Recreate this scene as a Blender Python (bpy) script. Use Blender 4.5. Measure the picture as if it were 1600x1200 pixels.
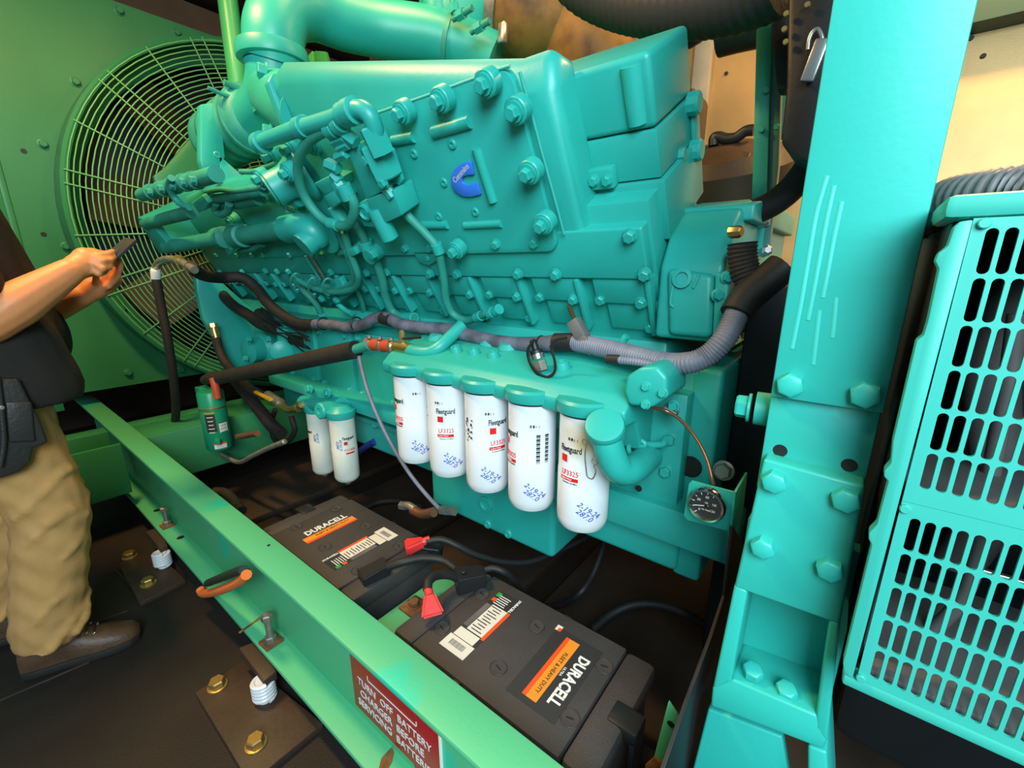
import bpy, bmesh, math, random
from mathutils import Vector, Matrix
random.seed(7)
for o in list(bpy.data.objects): bpy.data.objects.remove(o)
scene = bpy.context.scene
col = scene.collection
PI = math.pi
# ------------------------------------------------------------------ camera
CZ = 1.2                                   # eye height above the container floor
FPX = 687.0
PITCH, YAW = math.radians(14.9), math.radians(128)
CAM = Vector((0, 0, CZ))
_h = Vector((math.cos(YAW), math.sin(YAW), 0))
FW = _h*math.cos(PITCH) + Vector((0, 0, -math.sin(PITCH)))
RT = Vector((math.sin(YAW), -math.cos(YAW), 0))
UP = RT.cross(FW)
cam = bpy.data.cameras.new('camera'); cam.sensor_fit = 'HORIZONTAL'; cam.sensor_width = 36
cam.lens = FPX/1600*36; cam.clip_start = .02
camo = bpy.data.objects.new('camera', cam); col.objects.link(camo)
camo.matrix_world = Matrix.Translation(CAM) @ Matrix((RT, UP, -FW)).transposed().to_4x4()
scene.camera = camo
# ------------------------------------------------------------------ light
world = bpy.data.worlds.new('world'); scene.world = world; world.use_nodes = True
bg = world.node_tree.nodes['Background']; bg.inputs[0].default_value = (.62, .88, 1, 1); bg.inputs[1].default_value = .21
def area(name, loc, target, size, power, colr):
    l = bpy.data.lights.new(name, 'AREA'); l.shape = 'RECTANGLE'; l.size, l.size_y = size
    l.energy = power; l.color = colr
    o = bpy.data.objects.new(name, l); col.objects.link(o); o.location = loc
    o.rotation_euler = (Vector(target)-Vector(loc)).to_track_quat('-Z', 'Y').to_euler()
    return o
area('door_daylight', (1.0, -.95, 2.1), (-.1, .85, .9), (1.5, 1.3), 100, (.70, .93, 1))
vs = scene.view_settings
scene.display_settings.display_device = 'sRGB'
vs.view_transform = 'Standard'; vs.look = 'None'; vs.exposure = .3; vs.gamma = 1; vs.use_curve_mapping = False
# ------------------------------------------------------------------ pixel -> point helpers (distance comes from the plane touched)
def ray(x, y): return FW + RT*((x-800)/FPX) - UP*((y-600)/FPX)
def onp(x, y, o, n):
    d = ray(x, y); return CAM + d*((Vector(o)-CAM).dot(n)/d.dot(n))
def PX(x, y, X): return onp(x, y, (X, 0, 0), Vector((1, 0, 0)))
def PY(x, y, Y): return onp(x, y, (0, Y, 0), Vector((0, 1, 0)))
def PZ(x, y, Z): return onp(x, y, (0, 0, Z), Vector((0, 0, 1)))
# near cylinder bank: leans 30 degrees outwards
BV = Vector((0, -.5, .8660254)); BN = Vector((0, -.8660254, -.5)); BX = Vector((1, 0, 0))
BO = PY(800, 100, .77)
def BK(x, y, n=0): return onp(x, y, BO+BN*n, BN)
def bq(u, v, n=0): return BO + BX*u + BV*v + BN*n
# ------------------------------------------------------------------ materials
def mat(name, colr, rough=.5, metal=0, var=0, vscale=8, bump=0, bscale=60, col2=None, thr=None, coat=0, spec=.5):
    m = bpy.data.materials.new(name); m.use_nodes = True
    nt = m.node_tree; b = nt.nodes['Principled BSDF']
    b.inputs['Base Color'].default_value = (*colr, 1); b.inputs['Roughness'].default_value = rough
    b.inputs['Metallic'].default_value = metal; b.inputs['Coat Weight'].default_value = coat
    b.inputs['Specular IOR Level'].default_value = spec
    tc = nt.nodes.new('ShaderNodeTexCoord')
    if var or col2:
        nz = nt.nodes.new('ShaderNodeTexNoise'); nz.inputs['Scale'].default_value = vscale; nz.inputs['Detail'].default_value = 6
        nt.links.new(tc.outputs['Object'], nz.inputs['Vector'])
        rp = nt.nodes.new('ShaderNodeValToRGB')
        c2 = col2 if col2 else tuple(c*(1-var) for c in colr)
        a, bb = thr if thr else (.35, .65)
        rp.color_ramp.elements[0].position = a; rp.color_ramp.elements[1].position = bb
        rp.color_ramp.elements[0].color = (*colr, 1); rp.color_ramp.elements[1].color = (*c2, 1)
        nt.links.new(nz.outputs['Fac'], rp.inputs['Fac']); nt.links.new(rp.outputs['Color'], b.inputs['Base Color'])
    if bump:
        nb = nt.nodes.new('ShaderNodeTexNoise'); nb.inputs['Scale'].default_value = bscale; nb.inputs['Detail'].default_value = 4
        nt.links.new(tc.outputs['Object'], nb.inputs['Vector'])
        bp = nt.nodes.new('ShaderNodeBump'); bp.inputs['Strength'].default_value = bump; bp.inputs['Distance'].default_value = .004
        nt.links.new(nb.outputs['Fac'], bp.inputs['Height']); nt.links.new(bp.outputs['Normal'], b.inputs['Normal'])
    return m
TEAL = mat('teal_paint', (.024, .41, .355), .40, var=.12, vscale=5, bump=.06, bscale=90)
TEALP = mat('teal_post_paint', (.030, .46, .40), .42, var=.07, vscale=3, bump=.05, bscale=120)
TEALH = mat('teal_painted_hose', (.030, .33, .26), .55, var=.25, vscale=12, bump=.15, bscale=120)
TEALG = mat('alternator_paint', (.042, .42, .355), .45, var=.05, vscale=4)
GREEN = mat('green_panel_paint_warm_lit', (.032, .235, .095), .40, var=.12, vscale=3, bump=.08, bscale=150)  # greener than the engine teal: warm light put into the base colour
RAILG = mat('green_rail_paint_warm_lit', (.085, .45, .22), .5, var=.08, vscale=4, bump=.08, bscale=120, col2=(.02, .50, .32), thr=(.60, .68))  # warm light put into the green base; teal patches are paint
LGREEN = mat('light_green_paint', (.06, .46, .16), .35, var=.1, vscale=4)
BLACK = mat('black_rubber', (.012, .011, .012), .6, bump=.2, bscale=80)
BLACKH = mat('black_hose_cover', (.020, .014, .011), .75, bump=.4, bscale=160, var=.4, vscale=20)
BLACKP = mat('black_plastic', (.012, .012, .014), .45, bump=.1, bscale=100)
DARKG = mat('charcoal_case', (.052, .044, .044), .62, var=.2, vscale=10, bump=.25, bscale=220)
BGREY = mat('black_steel', (.010, .011, .014), .55, var=.2)
GREYC = mat('grey_conduit', (.20, .20, .26), .5, var=.2, vscale=30)
GREYW = mat('grey_wrapped_harness', (.17, .17, .225), .65, var=.55, vscale=22, bump=.3, bscale=60)
WHITE = mat('white_filter_paint', (.72, .71, .74), .28, coat=.2)
def stained_white():
    m = mat('white_filter_paint_stained', (.72, .71, .74), .28, coat=.2); nt = m.node_tree; b = nt.nodes['Principled BSDF']
    tc = nt.nodes.new('ShaderNodeTexCoord'); d = nt.nodes.new('ShaderNodeVectorMath'); d.operation = 'DISTANCE'; d.inputs[1].default_value = (.028, -.052, .232)
    nz = nt.nodes.new('ShaderNodeTexNoise'); nz.inputs['Scale'].default_value = 28
    ad = nt.nodes.new('ShaderNodeMath'); ad.operation = 'MULTIPLY_ADD'; ad.inputs[1].default_value = .05
    nt.links.new(tc.outputs['Object'], d.inputs[0]); nt.links.new(tc.outputs['Object'], nz.inputs['Vector'])
    nt.links.new(nz.outputs['Fac'], ad.inputs[0]); nt.links.new(d.outputs['Value'], ad.inputs[2])
    rp = nt.nodes.new('ShaderNodeValToRGB'); rp.color_ramp.elements[0].position = .03; rp.color_ramp.elements[1].position = .088
    rp.color_ramp.elements[0].color = (.58, .40, .17, 1); rp.color_ramp.elements[1].color = (.72, .71, .74, 1)
    nt.links.new(ad.outputs[0], rp.inputs['Fac']); nt.links.new(rp.outputs['Color'], b.inputs['Base Color']); return m
WHITE5 = stained_white()
CREAM = mat('white_filter_paint_dusty', (.70, .68, .60), .4, var=.12, vscale=10)
FLOOR = mat('dark_floor_rubber', (.014, .0085, .006), .68, var=.35, vscale=5, bump=.35, bscale=260)
FLOORB = mat('brown_floor_board', (.042, .026, .018), .6, var=.4, vscale=6, bump=.2)
BROWN = mat('brown_steel', (.060, .033, .020), .55, var=.45, vscale=7, bump=.2)
BRASS = mat('zinc_yellow_bolt', (.52, .33, .10), .38, metal=.75, var=.25, vscale=40)
BRASSF = mat('brass', (.62, .42, .15), .3, metal=.9)
STEEL = mat('bright_steel', (.55, .55, .58), .28, metal=.9)
STEELD = mat('dull_steel', (.36, .33, .28), .45, metal=.7, var=.3, vscale=40)
RUST = mat('rusty_plate', (.25, .10, .03), .8, var=.5, vscale=40, bump=.4)
RED = mat('red_boot', (.72, .035, .035), .45)
REDS = mat('red_sign', (.42, .006, .012), .4)
REDP = mat('print_red', (.75, .01, .01), .45)
INK = mat('print_black', (.01, .01, .01), .5)
BLUEI = mat('blue_marker', (.02, .05, .42), .5)
PAPER = mat('label_white', (.72, .66, .58), .5)
ORANGE = mat('print_orange', (.80, .26, .02), .5)
REDO = mat('print_red_orange', (.80, .08, .01), .5)
WTXT = mat('print_white', (.80, .76, .72), .5)
LBLK = mat('label_black', (.030, .028, .030), .45)
LGRN = mat('label_green', (.02, .35, .06), .5)
BLUEE = mat('blue_emblem', (.04, .19, .78), .35)
CHROME = mat('chrome', (.75, .75, .75), .12, metal=1)
COPPER = mat('copper_tube', (.35, .15, .08), .35, metal=.7)
SILIC = mat('red_silicone', (.45, .06, .02), .5)
CANG = mat('heater_green', (.01, .26, .13), .35, var=.1)
YELLOW = mat('yellow_handle', (.85, .40, .01), .45)
BLUEH = mat('blue_hose', (.01, .03, .22), .5)
ALUM = mat('wall_sheet', (.60, .38, .16), .40, metal=.35, var=.12, vscale=6, bump=.12, bscale=240)
CREAMB = mat('cream_angle', (.60, .50, .36), .5, var=.15)
WRAP = mat('heat_wrap', (.34, .16, .035), .6, metal=.2, col2=(.05, .025, .012), vscale=5, thr=(.40, .66), bump=.6, bscale=18)
SKIN = mat('skin', (.64, .225, .08), .5, var=.12, vscale=14, bump=.08, bscale=200)
KHAKI = mat('khaki_cloth', (.52, .27, .09), .85, var=.15, vscale=9, bump=.25, bscale=300)
SHIRT = mat('black_shirt', (.012, .008, .006), .9, bump=.3, bscale=300)
SHOE = mat('brown_leather', (.11, .050, .024), .5, var=.45, vscale=16, bump=.3, bscale=120)
SOLE = mat('shoe_sole', (.015, .012, .010), .7)
HAIR = mat('dark_hair', (.02, .012, .008), .7)
RAGO = mat('orange_cloth', (.72, .16, .03), .8, bump=.4, bscale=120)
GREYB = mat('grey_winding', (.16, .14, .14), .5, var=.3, vscale=12)
LAMPW = mat('lamp_glass', (1, .75, .4), .4)
n = LAMPW.node_tree.nodes['Principled BSDF']; n.inputs['Emission Color'].default_value = (1, .62, .25, 1); n.inputs['Emission Strength'].default_value = 6
# ------------------------------------------------------------------ mesh helpers
WM = {}
def tag(o, label=None, cat=None, group=None, kind=None):
    if label: o['label'] = label
    if cat: o['category'] = cat
    if group: o['group'] = group
    if kind: o['kind'] = kind
    return o
def link(o, parent=None, m=None):
    col.objects.link(o)
    m = m if m is not None else Matrix.Identity(4)
    WM[o.name] = m
    if parent is not None:
        o.parent = parent; o.matrix_parent_inverse = WM[parent.name].inverted()
    o.matrix_basis = m
    return o
def thing(name, label, cat, loc=(0, 0, 0), group=None, kind=None):
    o = bpy.data.objects.new(name, None); o.empty_display_size = .05
    link(o, None, Matrix.Translation(Vector(loc)))
    return tag(o, label, cat, group, kind)
def finish(name, bm, m, parent=None, smooth=True, ang=35, doubles=False):
    if doubles: bmesh.ops.remove_doubles(bm, verts=bm.verts, dist=1e-5)
    bmesh.ops.recalc_face_normals(bm, faces=bm.faces)
    vsn = [v.co for v in bm.verts]
    lo = Vector([min(v[i] for v in vsn) for i in range(3)]); hi = Vector([max(v[i] for v in vsn) for i in range(3)])
    c = (lo+hi)/2; c.z = lo.z
    bmesh.ops.translate(bm, verts=bm.verts, vec=-c)
    me = bpy.data.meshes.new(name); bm.to_mesh(me); bm.free()
    if smooth:
        for p in me.polygons: p.use_smooth = True
        me.set_sharp_from_angle(angle=math.radians(ang))
    me.materials.append(m)
    o = bpy.data.objects.new(name, me)
    return link(o, parent, Matrix.Translation(c))
def prism(name, front, vec, m, parent=None, bevel=.004, seg=2, bm=None, edges=None):
    own = bm is None
    if own: bm = bmesh.new()
    front = [Vector(p) for p in front]; vec = Vector(vec)
    a = [bm.verts.new(p) for p in front]; b = [bm.verts.new(p+vec) for p in front]
    k = len(a); fs = [bm.faces.new(a), bm.faces.new(b[::-1])]
    for i in range(k): fs.append(bm.faces.new((a[i], b[i], b[(i+1) % k], a[(i+1) % k])))
    bmesh.ops.recalc_face_normals(bm, faces=fs)
    if bevel: 
        es = list({e for f in fs for e in f.edges})
        bmesh.ops.bevel(bm, geom=es, offset=bevel, segments=seg, affect='EDGES', profile=.5, clamp_overlap=True)
    if own: return finish(name, bm, m, parent)
def bprism(name, px, n1, n0, m, parent=None, bevel=.004, seg=2):
    return prism(name, [BK(x, y, n1) for x, y in px], BN*(n0-n1), m, parent, bevel, seg)
def uvbox(name, u0, u1, v0, v1, n0, n1, m, parent=None, bevel=.004, seg=2):
    return prism(name, [bq(u0, v0, n1), bq(u1, v0, n1), bq(u1, v1, n1), bq(u0, v1, n1)], BN*(n0-n1), m, parent, bevel, seg)
def yprism(name, px, y1, y0, m, parent=None, bevel=.004, seg=2):
    return prism(name, [PY(x, y, y1) for x, y in px], (0, y0-y1, 0), m, parent, bevel, seg)
def box(name, lo, hi, m, parent=None, bevel=.003, seg=2, bm=None):
    x0, y0, z0 = lo; x1, y1, z1 = hi
    return prism(name, [(x0, y0, z0), (x1, y0, z0), (x1, y1, z0), (x0, y1, z0)], (0, 0, z1-z0), m, parent, bevel, seg, bm)
def obox(name, c, ax, ay, az, size, m, parent=None, bevel=.003, bm=None):
    c = Vector(c); ax, ay, az = [Vector(v).normalized() for v in (ax, ay, az)]; sx, sy, sz = [s/2 for s in size]
    f = [c+ax*(i*sx)+ay*(j*sy)-az*sz for i, j in ((-1, -1), (1, -1), (1, 1), (-1, 1))]
    return prism(name, f, az*2*sz, m, parent, bevel, 2, bm)
def spline(pts, sub=6):
    pts = [Vector(p) for p in pts]
    if len(pts) < 3 or sub < 2: return pts
    out = []
    ext = [pts[0]*2-pts[1]] + pts + [pts[-1]*2-pts[-2]]
    for i in range(1, len(ext)-2):
        p0, p1, p2, p3 = ext[i-1:i+3]
        for k in range(sub):
            t = k/sub
            out.append(.5*((2*p1)+(-p0+p2)*t+(2*p0-5*p1+4*p2-p3)*t*t+(-p0+3*p1-3*p2+p3)*t**3))
    out.append(pts[-1]); return out
def resample(pts, step):
    out = [pts[0]]; acc = 0
    for a, b in zip(pts, pts[1:]):
        L = (b-a).length
        if L < 1e-9: continue
        d = step-acc
        while d <= L: out.append(a+(b-a)*(d/L)); d += step
        acc = (acc+L) % step
    if (out[-1]-pts[-1]).length > step*.2: out.append(pts[-1])
    return out
def sweep(bm, pts, r, seg=12, closed=False):
    k = len(pts); rf = r if callable(r) else (lambda i: r)
    tg = []
    for i in range(k):
        if closed: t = pts[(i+1) % k]-pts[i-1]
        else: t = pts[min(i+1, k-1)]-pts[max(i-1, 0)]
        tg.append(t.normalized())
    up = Vector((0, 0, 1)) if abs(tg[0].z) < .9 else Vector((1, 0, 0))
    nrm = (up - tg[0]*up.dot(tg[0])).normalized(); rings = []
    for i in range(k):
        nrm = (nrm - tg[i]*nrm.dot(tg[i])).normalized(); bi = tg[i].cross(nrm)
        rings.append([bm.verts.new(pts[i]+(nrm*math.cos(2*PI*j/seg)+bi*math.sin(2*PI*j/seg))*rf(i)) for j in range(seg)])
    for i in range(k if closed else k-1):
        A, B = rings[i], rings[(i+1) % k]
        for j in range(seg): bm.faces.new((A[j], A[(j+1) % seg], B[(j+1) % seg], B[j]))
    if not closed: bm.faces.new(rings[0][::-1]); bm.faces.new(rings[-1])
def tube(name, pts, r, m, parent=None, seg=12, sub=6, ribs=None, ang=50):
    p = spline(pts, sub); bm = bmesh.new()
    if ribs:
        pitch, depth = ribs; p = resample(p, pitch/4)
        rr = lambda i: r - depth*(0, .5, 1, .5)[i % 4]
        sweep(bm, p, rr, seg)
        return finish(name, bm, m, parent, ang=80)
    sweep(bm, p, r, seg)
    return finish(name, bm, m, parent, ang=ang)
def frame(d):
    d = Vector(d).normalized(); a = Vector((0, 0, 1)) if abs(d.z) < .9 else Vector((1, 0, 0))
    x = (a-d*a.dot(d)).normalized(); return x, d.cross(x), d
def lathe_bm(bm, prof, o, d, seg=24):
    x, y, d = frame(d); o = Vector(o); rings = []
    for r, h in prof:
        rings.append([bm.verts.new(o+d*h+(x*math.cos(2*PI*j/seg)+y*math.sin(2*PI*j/seg))*max(r, 1e-5)) for j in range(seg)])
    for A, B in zip(rings, rings[1:]):
        for j in range(seg): bm.faces.new((A[j], A[(j+1) % seg], B[(j+1) % seg], B[j]))
    bm.faces.new(rings[0][::-1]); bm.faces.new(rings[-1])
def lathe(name, prof, o, d, m, parent=None, seg=24, ang=35):
    bm = bmesh.new(); lathe_bm(bm, prof, o, d, seg); return finish(name, bm, m, parent, ang=ang)
# shared bolt meshes (unit head width 1, axis +z)
def bolt_mesh(kind):
    bm = bmesh.new(); z = (0, 0, 1); o = (0, 0, 0)
    if kind == 'boss':
        lathe_bm(bm, [(.62, -.05), (.62, .50), (.56, .56)], o, z, 20)
        lathe_bm(bm, [(.47, .5), (.47, .68)], o, z, 16)
        lathe_bm(bm, [(.34, .6), (.34, 1.0), (.28, 1.05)], o, z, 6)
    elif kind == 'hex':
        lathe_bm(bm, [(.62, -.02), (.62, .08), (.58, .1)], o, z, 18)
        lathe_bm(bm, [(.5, .05), (.5, .48), (.43, .56)], o, z, 6)
    elif kind == 'hexp':
        lathe_bm(bm, [(.5, -.05), (.5, .42), (.47, .46), (.38, .5)], o, z, 6)
    elif kind == 'cap':
        lathe_bm(bm, [(.5, -.05), (.5, .35), (.42, .45)], o, z, 10)
    elif kind == 'dimple':
        lathe_bm(bm, [(.5, -.05), (.5, .10), (.40, .2), (.2, .2), (.18, .08), (.05, .08)], o, z, 16)
    bmesh.ops.recalc_face_normals(bm, faces=bm.faces)
    me = bpy.data.meshes.new(kind+'_bolt'); bm.to_mesh(me); bm.free()
    for p in me.polygons: p.use_smooth = True
    me.set_sharp_from_angle(angle=math.radians(35)); return me
BOLT = {}
def bolt(p, nrm, size, m=None, parent=None, kind='hex', name='bolt', rot=0):
    m = m or TEAL; key = (kind, m.name)
    if key not in BOLT:
        me = bolt_mesh(kind); me.materials.append(m); BOLT[key] = me
    o = bpy.data.objects.new(name, BOLT[key]); x, y, d = frame(nrm)
    R = Matrix((x, y, d)).transposed().to_4x4() @ Matrix.Rotation(rot, 4, 'Z')
    return link(o, parent, Matrix.Translation(Vector(p)) @ R @ Matrix.Scale(size, 4))
def text_bm(s, size, shear=0, bold=0):
    c = bpy.data.curves.new('t', 'FONT'); c.body = s; c.size = size; c.shear = shear; c.offset = bold
    c.align_x = 'CENTER'; c.align_y = 'CENTER'; c.resolution_u = 2; c.extrude = .0003
    o = bpy.data.objects.new('t', c); me = o.to_mesh(); bm = bmesh.new(); bm.from_mesh(me); o.to_mesh_clear()
    bpy.data.objects.remove(o); bpy.data.curves.remove(c); return bm
def put(bm, o, ax, ay, m, name, parent, az=None, sx=1):
    o = Vector(o); ax = Vector(ax).normalized(); ay = Vector(ay).normalized(); az = ax.cross(ay)
    for v in bm.verts: v.co = o + ax*(v.co.x*sx) + ay*v.co.y + az*v.co.z
    return finish(name, bm, m, parent, smooth=False)
def wrap(bm, c, r, a0, z0, m, name, parent):
    # lay a flat design on a vertical cylinder: x runs round the drum
    for v in bm.verts:
        a = a0 + v.co.x/r; rr = r+.0004+v.co.z
        v.co = Vector((c[0]+rr*math.cos(a), c[1]+rr*math.sin(a), z0+v.co.y))
    return finish(name, bm, m, parent, smooth=False)
def rect_bm(w, h, x0=0, y0=0, nx=8, t=.0003):
    bm = bmesh.new()
    vv = [[bm.verts.new((x0-w/2+w*i/nx, y0+(j-.5)*h, t)) for i in range(nx+1)] for j in (0, 1)]
    for i in range(nx): bm.faces.new((vv[0][i], vv[0][i+1], vv[1][i+1], vv[1][i]))
    return bm
def flat_rect(name, o, ax, ay, w, h, m, parent, t=.0006):
    o = Vector(o); ax = Vector(ax).normalized(); ay = Vector(ay).normalized(); az = ax.cross(ay)
    f = [o+ax*(i*w/2)+ay*(j*h/2) for i, j in ((-1, -1), (1, -1), (1, 1), (-1, 1))]
    return prism(name, f, az*t, m, parent, bevel=0)
# ================================================================== the setting
def struct(name, lo, hi, m, parent=None, bevel=0):
    o = box(name, lo, hi, m, parent, bevel)
    if parent is None: o['kind'] = 'structure'
    return o
floor = struct('floor', (-5, -.75, -.06), (3, 3.3, 0), FLOOR)
for i, x in enumerate((-2.35, -1.62, -1.05, -.42, .2)):           # raised dark boards of the container floor inside the skid
    box('floor_board', (x-.30, .50, 0), (x+.22, 2.4, .035+.012*(i % 2)), FLOORB, floor, .004)
for p in (((-10, 1100), (140, 1035)), ((120, 985), (200, 955)), ((180, 890), (215, 925))):
    a, b = [PZ(x, y, 0) for x, y in p]; d = (b-a)
    obox('floor_seam', (a+b)/2+Vector((0, 0, .002)), d, Vector((0, 0, 1)).cross(d), (0, 0, 1), (d.length, .006, .006), BROWN, floor, .001)
wb = struct('wall_back', (-4.6, 3.0, 0), (2.8, 3.1, 3.0), ALUM)
a = PY(1098, 60, 2.97); b = PY(1090, 230, 2.97)
box('wall_strip', (a.x-.035, 2.955, .6), (a.x+.06, 3.0, 2.9), CREAMB, wb)
box('wall_strip', (.75, 2.955, .6), (.85, 3.0, 2.9), CREAMB, wb)
for x, y in ((1135, 115), (1103, 150), (1536, 88), (1517, 60), (1466, 250)):
    bolt(PY(x, y, 3.0), (0, -1, 0), .02, BROWN, wb, 'cap', 'rivet')
struct('ground', (-14, -14, -.75), (12, -.75, -.70), mat('outside_concrete', (.30, .29, .27), .8, var=.15))
struct('wall_left', (-4.7, -.75, 0), (-4.6, 3.1, 3.0), BROWN)
struct('wall_right', (2.8, -.2, 0), (2.9, 3.1, 3.0), ALUM)
struct('ceiling', (-4.7, -.25, 2.95), (2.9, 3.1, 3.05), BROWN)
tr = struct('trim_1', (-3.98, .2, 2.70), (-3.88, 2.9, 2.92), mat('brown_board', (.20, .10, .05), .6, var=.2, vscale=5, bump=.2))
tz = PY(1560, 26, 2.86).z
tr = struct('trim_2', (PY(1500, 0, 2.86).x, 2.86, tz), (2.7, 2.99, 2.95), mat('dark_green_beam', (.005, .055, .04), .5))
# warm lamps: one above the walkway, two added for their light
def lamp(name, label, c, power, size=.5):
    t = thing(name, label, 'lamp', c)
    box('lamp_housing', (c[0]-size/2, c[1]-.09, c[2]), (c[0]+size/2, c[1]+.09, c[2]+.06), STEELD, t, .01)
    box('diffuser', (c[0]-size/2+.02, c[1]-.07, c[2]-.02), (c[0]+size/2-.02, c[1]+.07, c[2]-.001), LAMPW, t, .008)
    l = bpy.data.lights.new('bulb', 'AREA'); l.shape = 'RECTANGLE'; l.size = size; l.size_y = .16; l.energy = power; l.color = (1, .60, .20)
    o = bpy.data.objects.new('bulb', l); link(o, t, Matrix.Translation((c[0], c[1], c[2]-.03)))
LAMPS = [('ceiling_lamp', 'warm ceiling lamp above the walkway beside the radiator', (-1.85, .02, 2.86), 48),
         ('ceiling_lamp', 'added warm lamp behind the engine that lights the rear wall', (.35, 2.35, 2.86), 34),  # added, unseen: throws warm light on the back wall
         ('ceiling_lamp', 'added warm lamp over the turbocharger that lights the engine top', (-1.45, 1.15, 2.86), 10)]  # added, unseen: warms the engine top and crossover pipe
for nme, lb, c, pw in LAMPS: lamp(nme, lb, c, pw)
# ================================================================== skid rail
YN, YF, ZT, ZB = .368, .450, .45, .11
rail = thing('skid_rail', 'long green steel channel rail running diagonally beside the batteries', 'rail', (-1, YN, ZB))
box('top_flange', (-3.6, YN, ZT-.016), (1.7, YF, ZT), RAILG, rail, .004)
box('web', (-3.6, YF-.016, ZB+.014), (1.7, YF, ZT-.014), RAILG, rail, .001)
box('bottom_flange', (-3.6, YN, ZB), (1.7, YF, ZB+.016), RAILG, rail, .004)
for x, y in ((366, 788), (403, 799), (420, 853)): bolt(PZ(x, y, ZT-.001), (0, 0, 1), .008, INK, rail, 'cap', 'drill_hole')
for px in (((240, 800), (250, 795)), ((276, 842), (288, 838))):
    p = (PZ(*px[0], ZB+.016)+PZ(*px[1], ZB+.016))/2
    lathe('flange_hole', [(.013, -.002), (.013, .001)], p, (0, 0, 1), INK, rail, 14)
p0, p1 = PZ(382, 983, ZB+.017), PZ(400, 970, ZB+.017)
obox('rust_streak', (p0+p1)/2, p1-p0, (p1-p0).cross(Vector((0, 0, 1))), (0, 0, 1), (.07, .008, .0015), RUST, rail, 0)
prism('rust_patch', [PZ(x, y, ZB+.0165) for x, y in ((592, 1200), (596, 1185), (612, 1168), (616, 1175), (613, 1190), (604, 1206))], (0, 0, .001), RUST, rail, 0)
obox('rust_streak', Vector((-.62, YF-.0165, ZB+.06)), (1, 0, .6), (0, 1, 0), (-.6, 0, 1), (.012, .001, .07), RUST, rail, 0)
# cross beam with open top in front of the radiator
cb = thing('cross_beam', 'green cross beam under the radiator, beyond the man\'s legs', 'beam', (-2.6, .3, .22))
for (ya, yb) in ((-.25, YN-.002), (YF+.002, 2.4)):
    box('front_plate', (-2.52, ya, .20), (-2.50, yb, ZT-.012), GREEN, cb, .003)
    box('beam_body', (-2.84, ya, .20), (-2.74, yb, ZT-.012), GREEN, cb, .003)
    box('beam_bottom', (-2.74, ya, .20), (-2.52, yb, .22), GREEN, cb, .002)
box('top_plate', (-2.74, YF+.002, ZT-.03), (-2.52, 2.4, ZT-.012), GREEN, cb, .002)
lb = thing('leveling_foot', 'steel levelling bolt standing on the lower rail flange near the orange rag', 'bolt', PZ(424, 1002, ZB+.016))
lb2 = thing('leveling_foot', 'small levelling bolt on the rail flange nearest the man', 'bolt', PZ(262, 825, ZB+.016))
for t, px, s in ((lb, (424, 1004), 1.0), (lb2, (262, 822), .9)):
    p = PZ(*px, ZB+.016)
    obox('square_washer', p+Vector((0, 0, .004)), (1, .05, 0), (-.05, 1, 0), (0, 0, 1), (.05*s, .05*s, .008), RUST, t, .001)
    lathe('nut', [(.017*s, .008), (.017*s, .024), (.014*s, .026)], p, (0, 0, 1), STEELD, t, 6)
    lathe('threaded_rod', [(.0095*s, .02), (.0095*s, .085*s)], p, (0, 0, 1), STEELD, t, 14)
    lathe('bolt_head', [(.017*s, .083*s), (.017*s, .098*s), (.013*s, .101*s)], p, (0, 0, 1), STEELD, t, 6)
# isolator mounts on the floor
def mount(label, pts, bolts, blk, spr, grp):
    t = thing('isolator_mount', label, 'mount', PZ(*pts[0], 0), grp)
    prism('base_plate', [PZ(x, y, .022) for x, y in pts], (0, 0, -.0215), BROWN, t, .003)
    for x, y in bolts: bolt(PZ(x, y, .023), (0, 0, 1), .042, BRASS, t, 'hex', 'anchor_bolt', rot=.4)
    f = [PZ(x, y, ZB-.004) for x, y in blk]
    prism('top_pad', f, (0, 0, -.03), BROWN, t, .003)
    c = PZ(*spr, .022); bm = bmesh.new()
    pts_ = [c+Vector((.024*math.cos(a*PI/8), .024*math.sin(a*PI/8), .010+a*.055/80)) for a in range(0, 81)]
    sweep(bm, pts_, .0075, 8); finish('coil_spring', bm, WHITE, t)
    lathe('spring_core', [(.018, 0), (.018, .066)], c, (0, 0, 1), WHITE, t, 14)
    return t
mount('larger isolator mount plate with two gold bolts beside the red sign', ((305, 1082), (382, 1030), (505, 1130), (390, 1225)), ((340, 1072), (400, 1163)),
      ((373, 1012), (398, 1002), (432, 1048), (412, 1064)), (415, 1092), 'isolator mounts under the rail')
mount('smaller isolator mount plate near the man\'s shoe', ((185, 880), (240, 858), (290, 905), (218, 942)), ((203, 870), (232, 912)),
      ((228, 830), (245, 824), (262, 852), (250, 858)), (256, 885), 'isolator mounts under the rail')
# orange rag with black strap over the rail
rag = thing('work_glove', 'orange cloth glove with dark grip lying over the rail edge', 'glove', PY(345, 905, YN))
tube('orange_cloth', [PY(x, y, YN-.01) for x, y in ((313, 921), (318, 927), (335, 925), (360, 916), (378, 906), (385, 898))], .014, RAGO, rag, 10)
tube('dark_grip', [PY(x, y, YN-.012) for x, y in ((325, 911), (340, 905), (360, 897), (380, 890))], .0125, mat('dark_green_grip', (.012, .03, .018), .6, bump=.3), rag, 10)
tube('dark_cuff', [PY(x, y, YN+.02) for x, y in ((378, 893), (386, 892), (386, 900))], .008, BLACKH, rag, 8)
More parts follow.
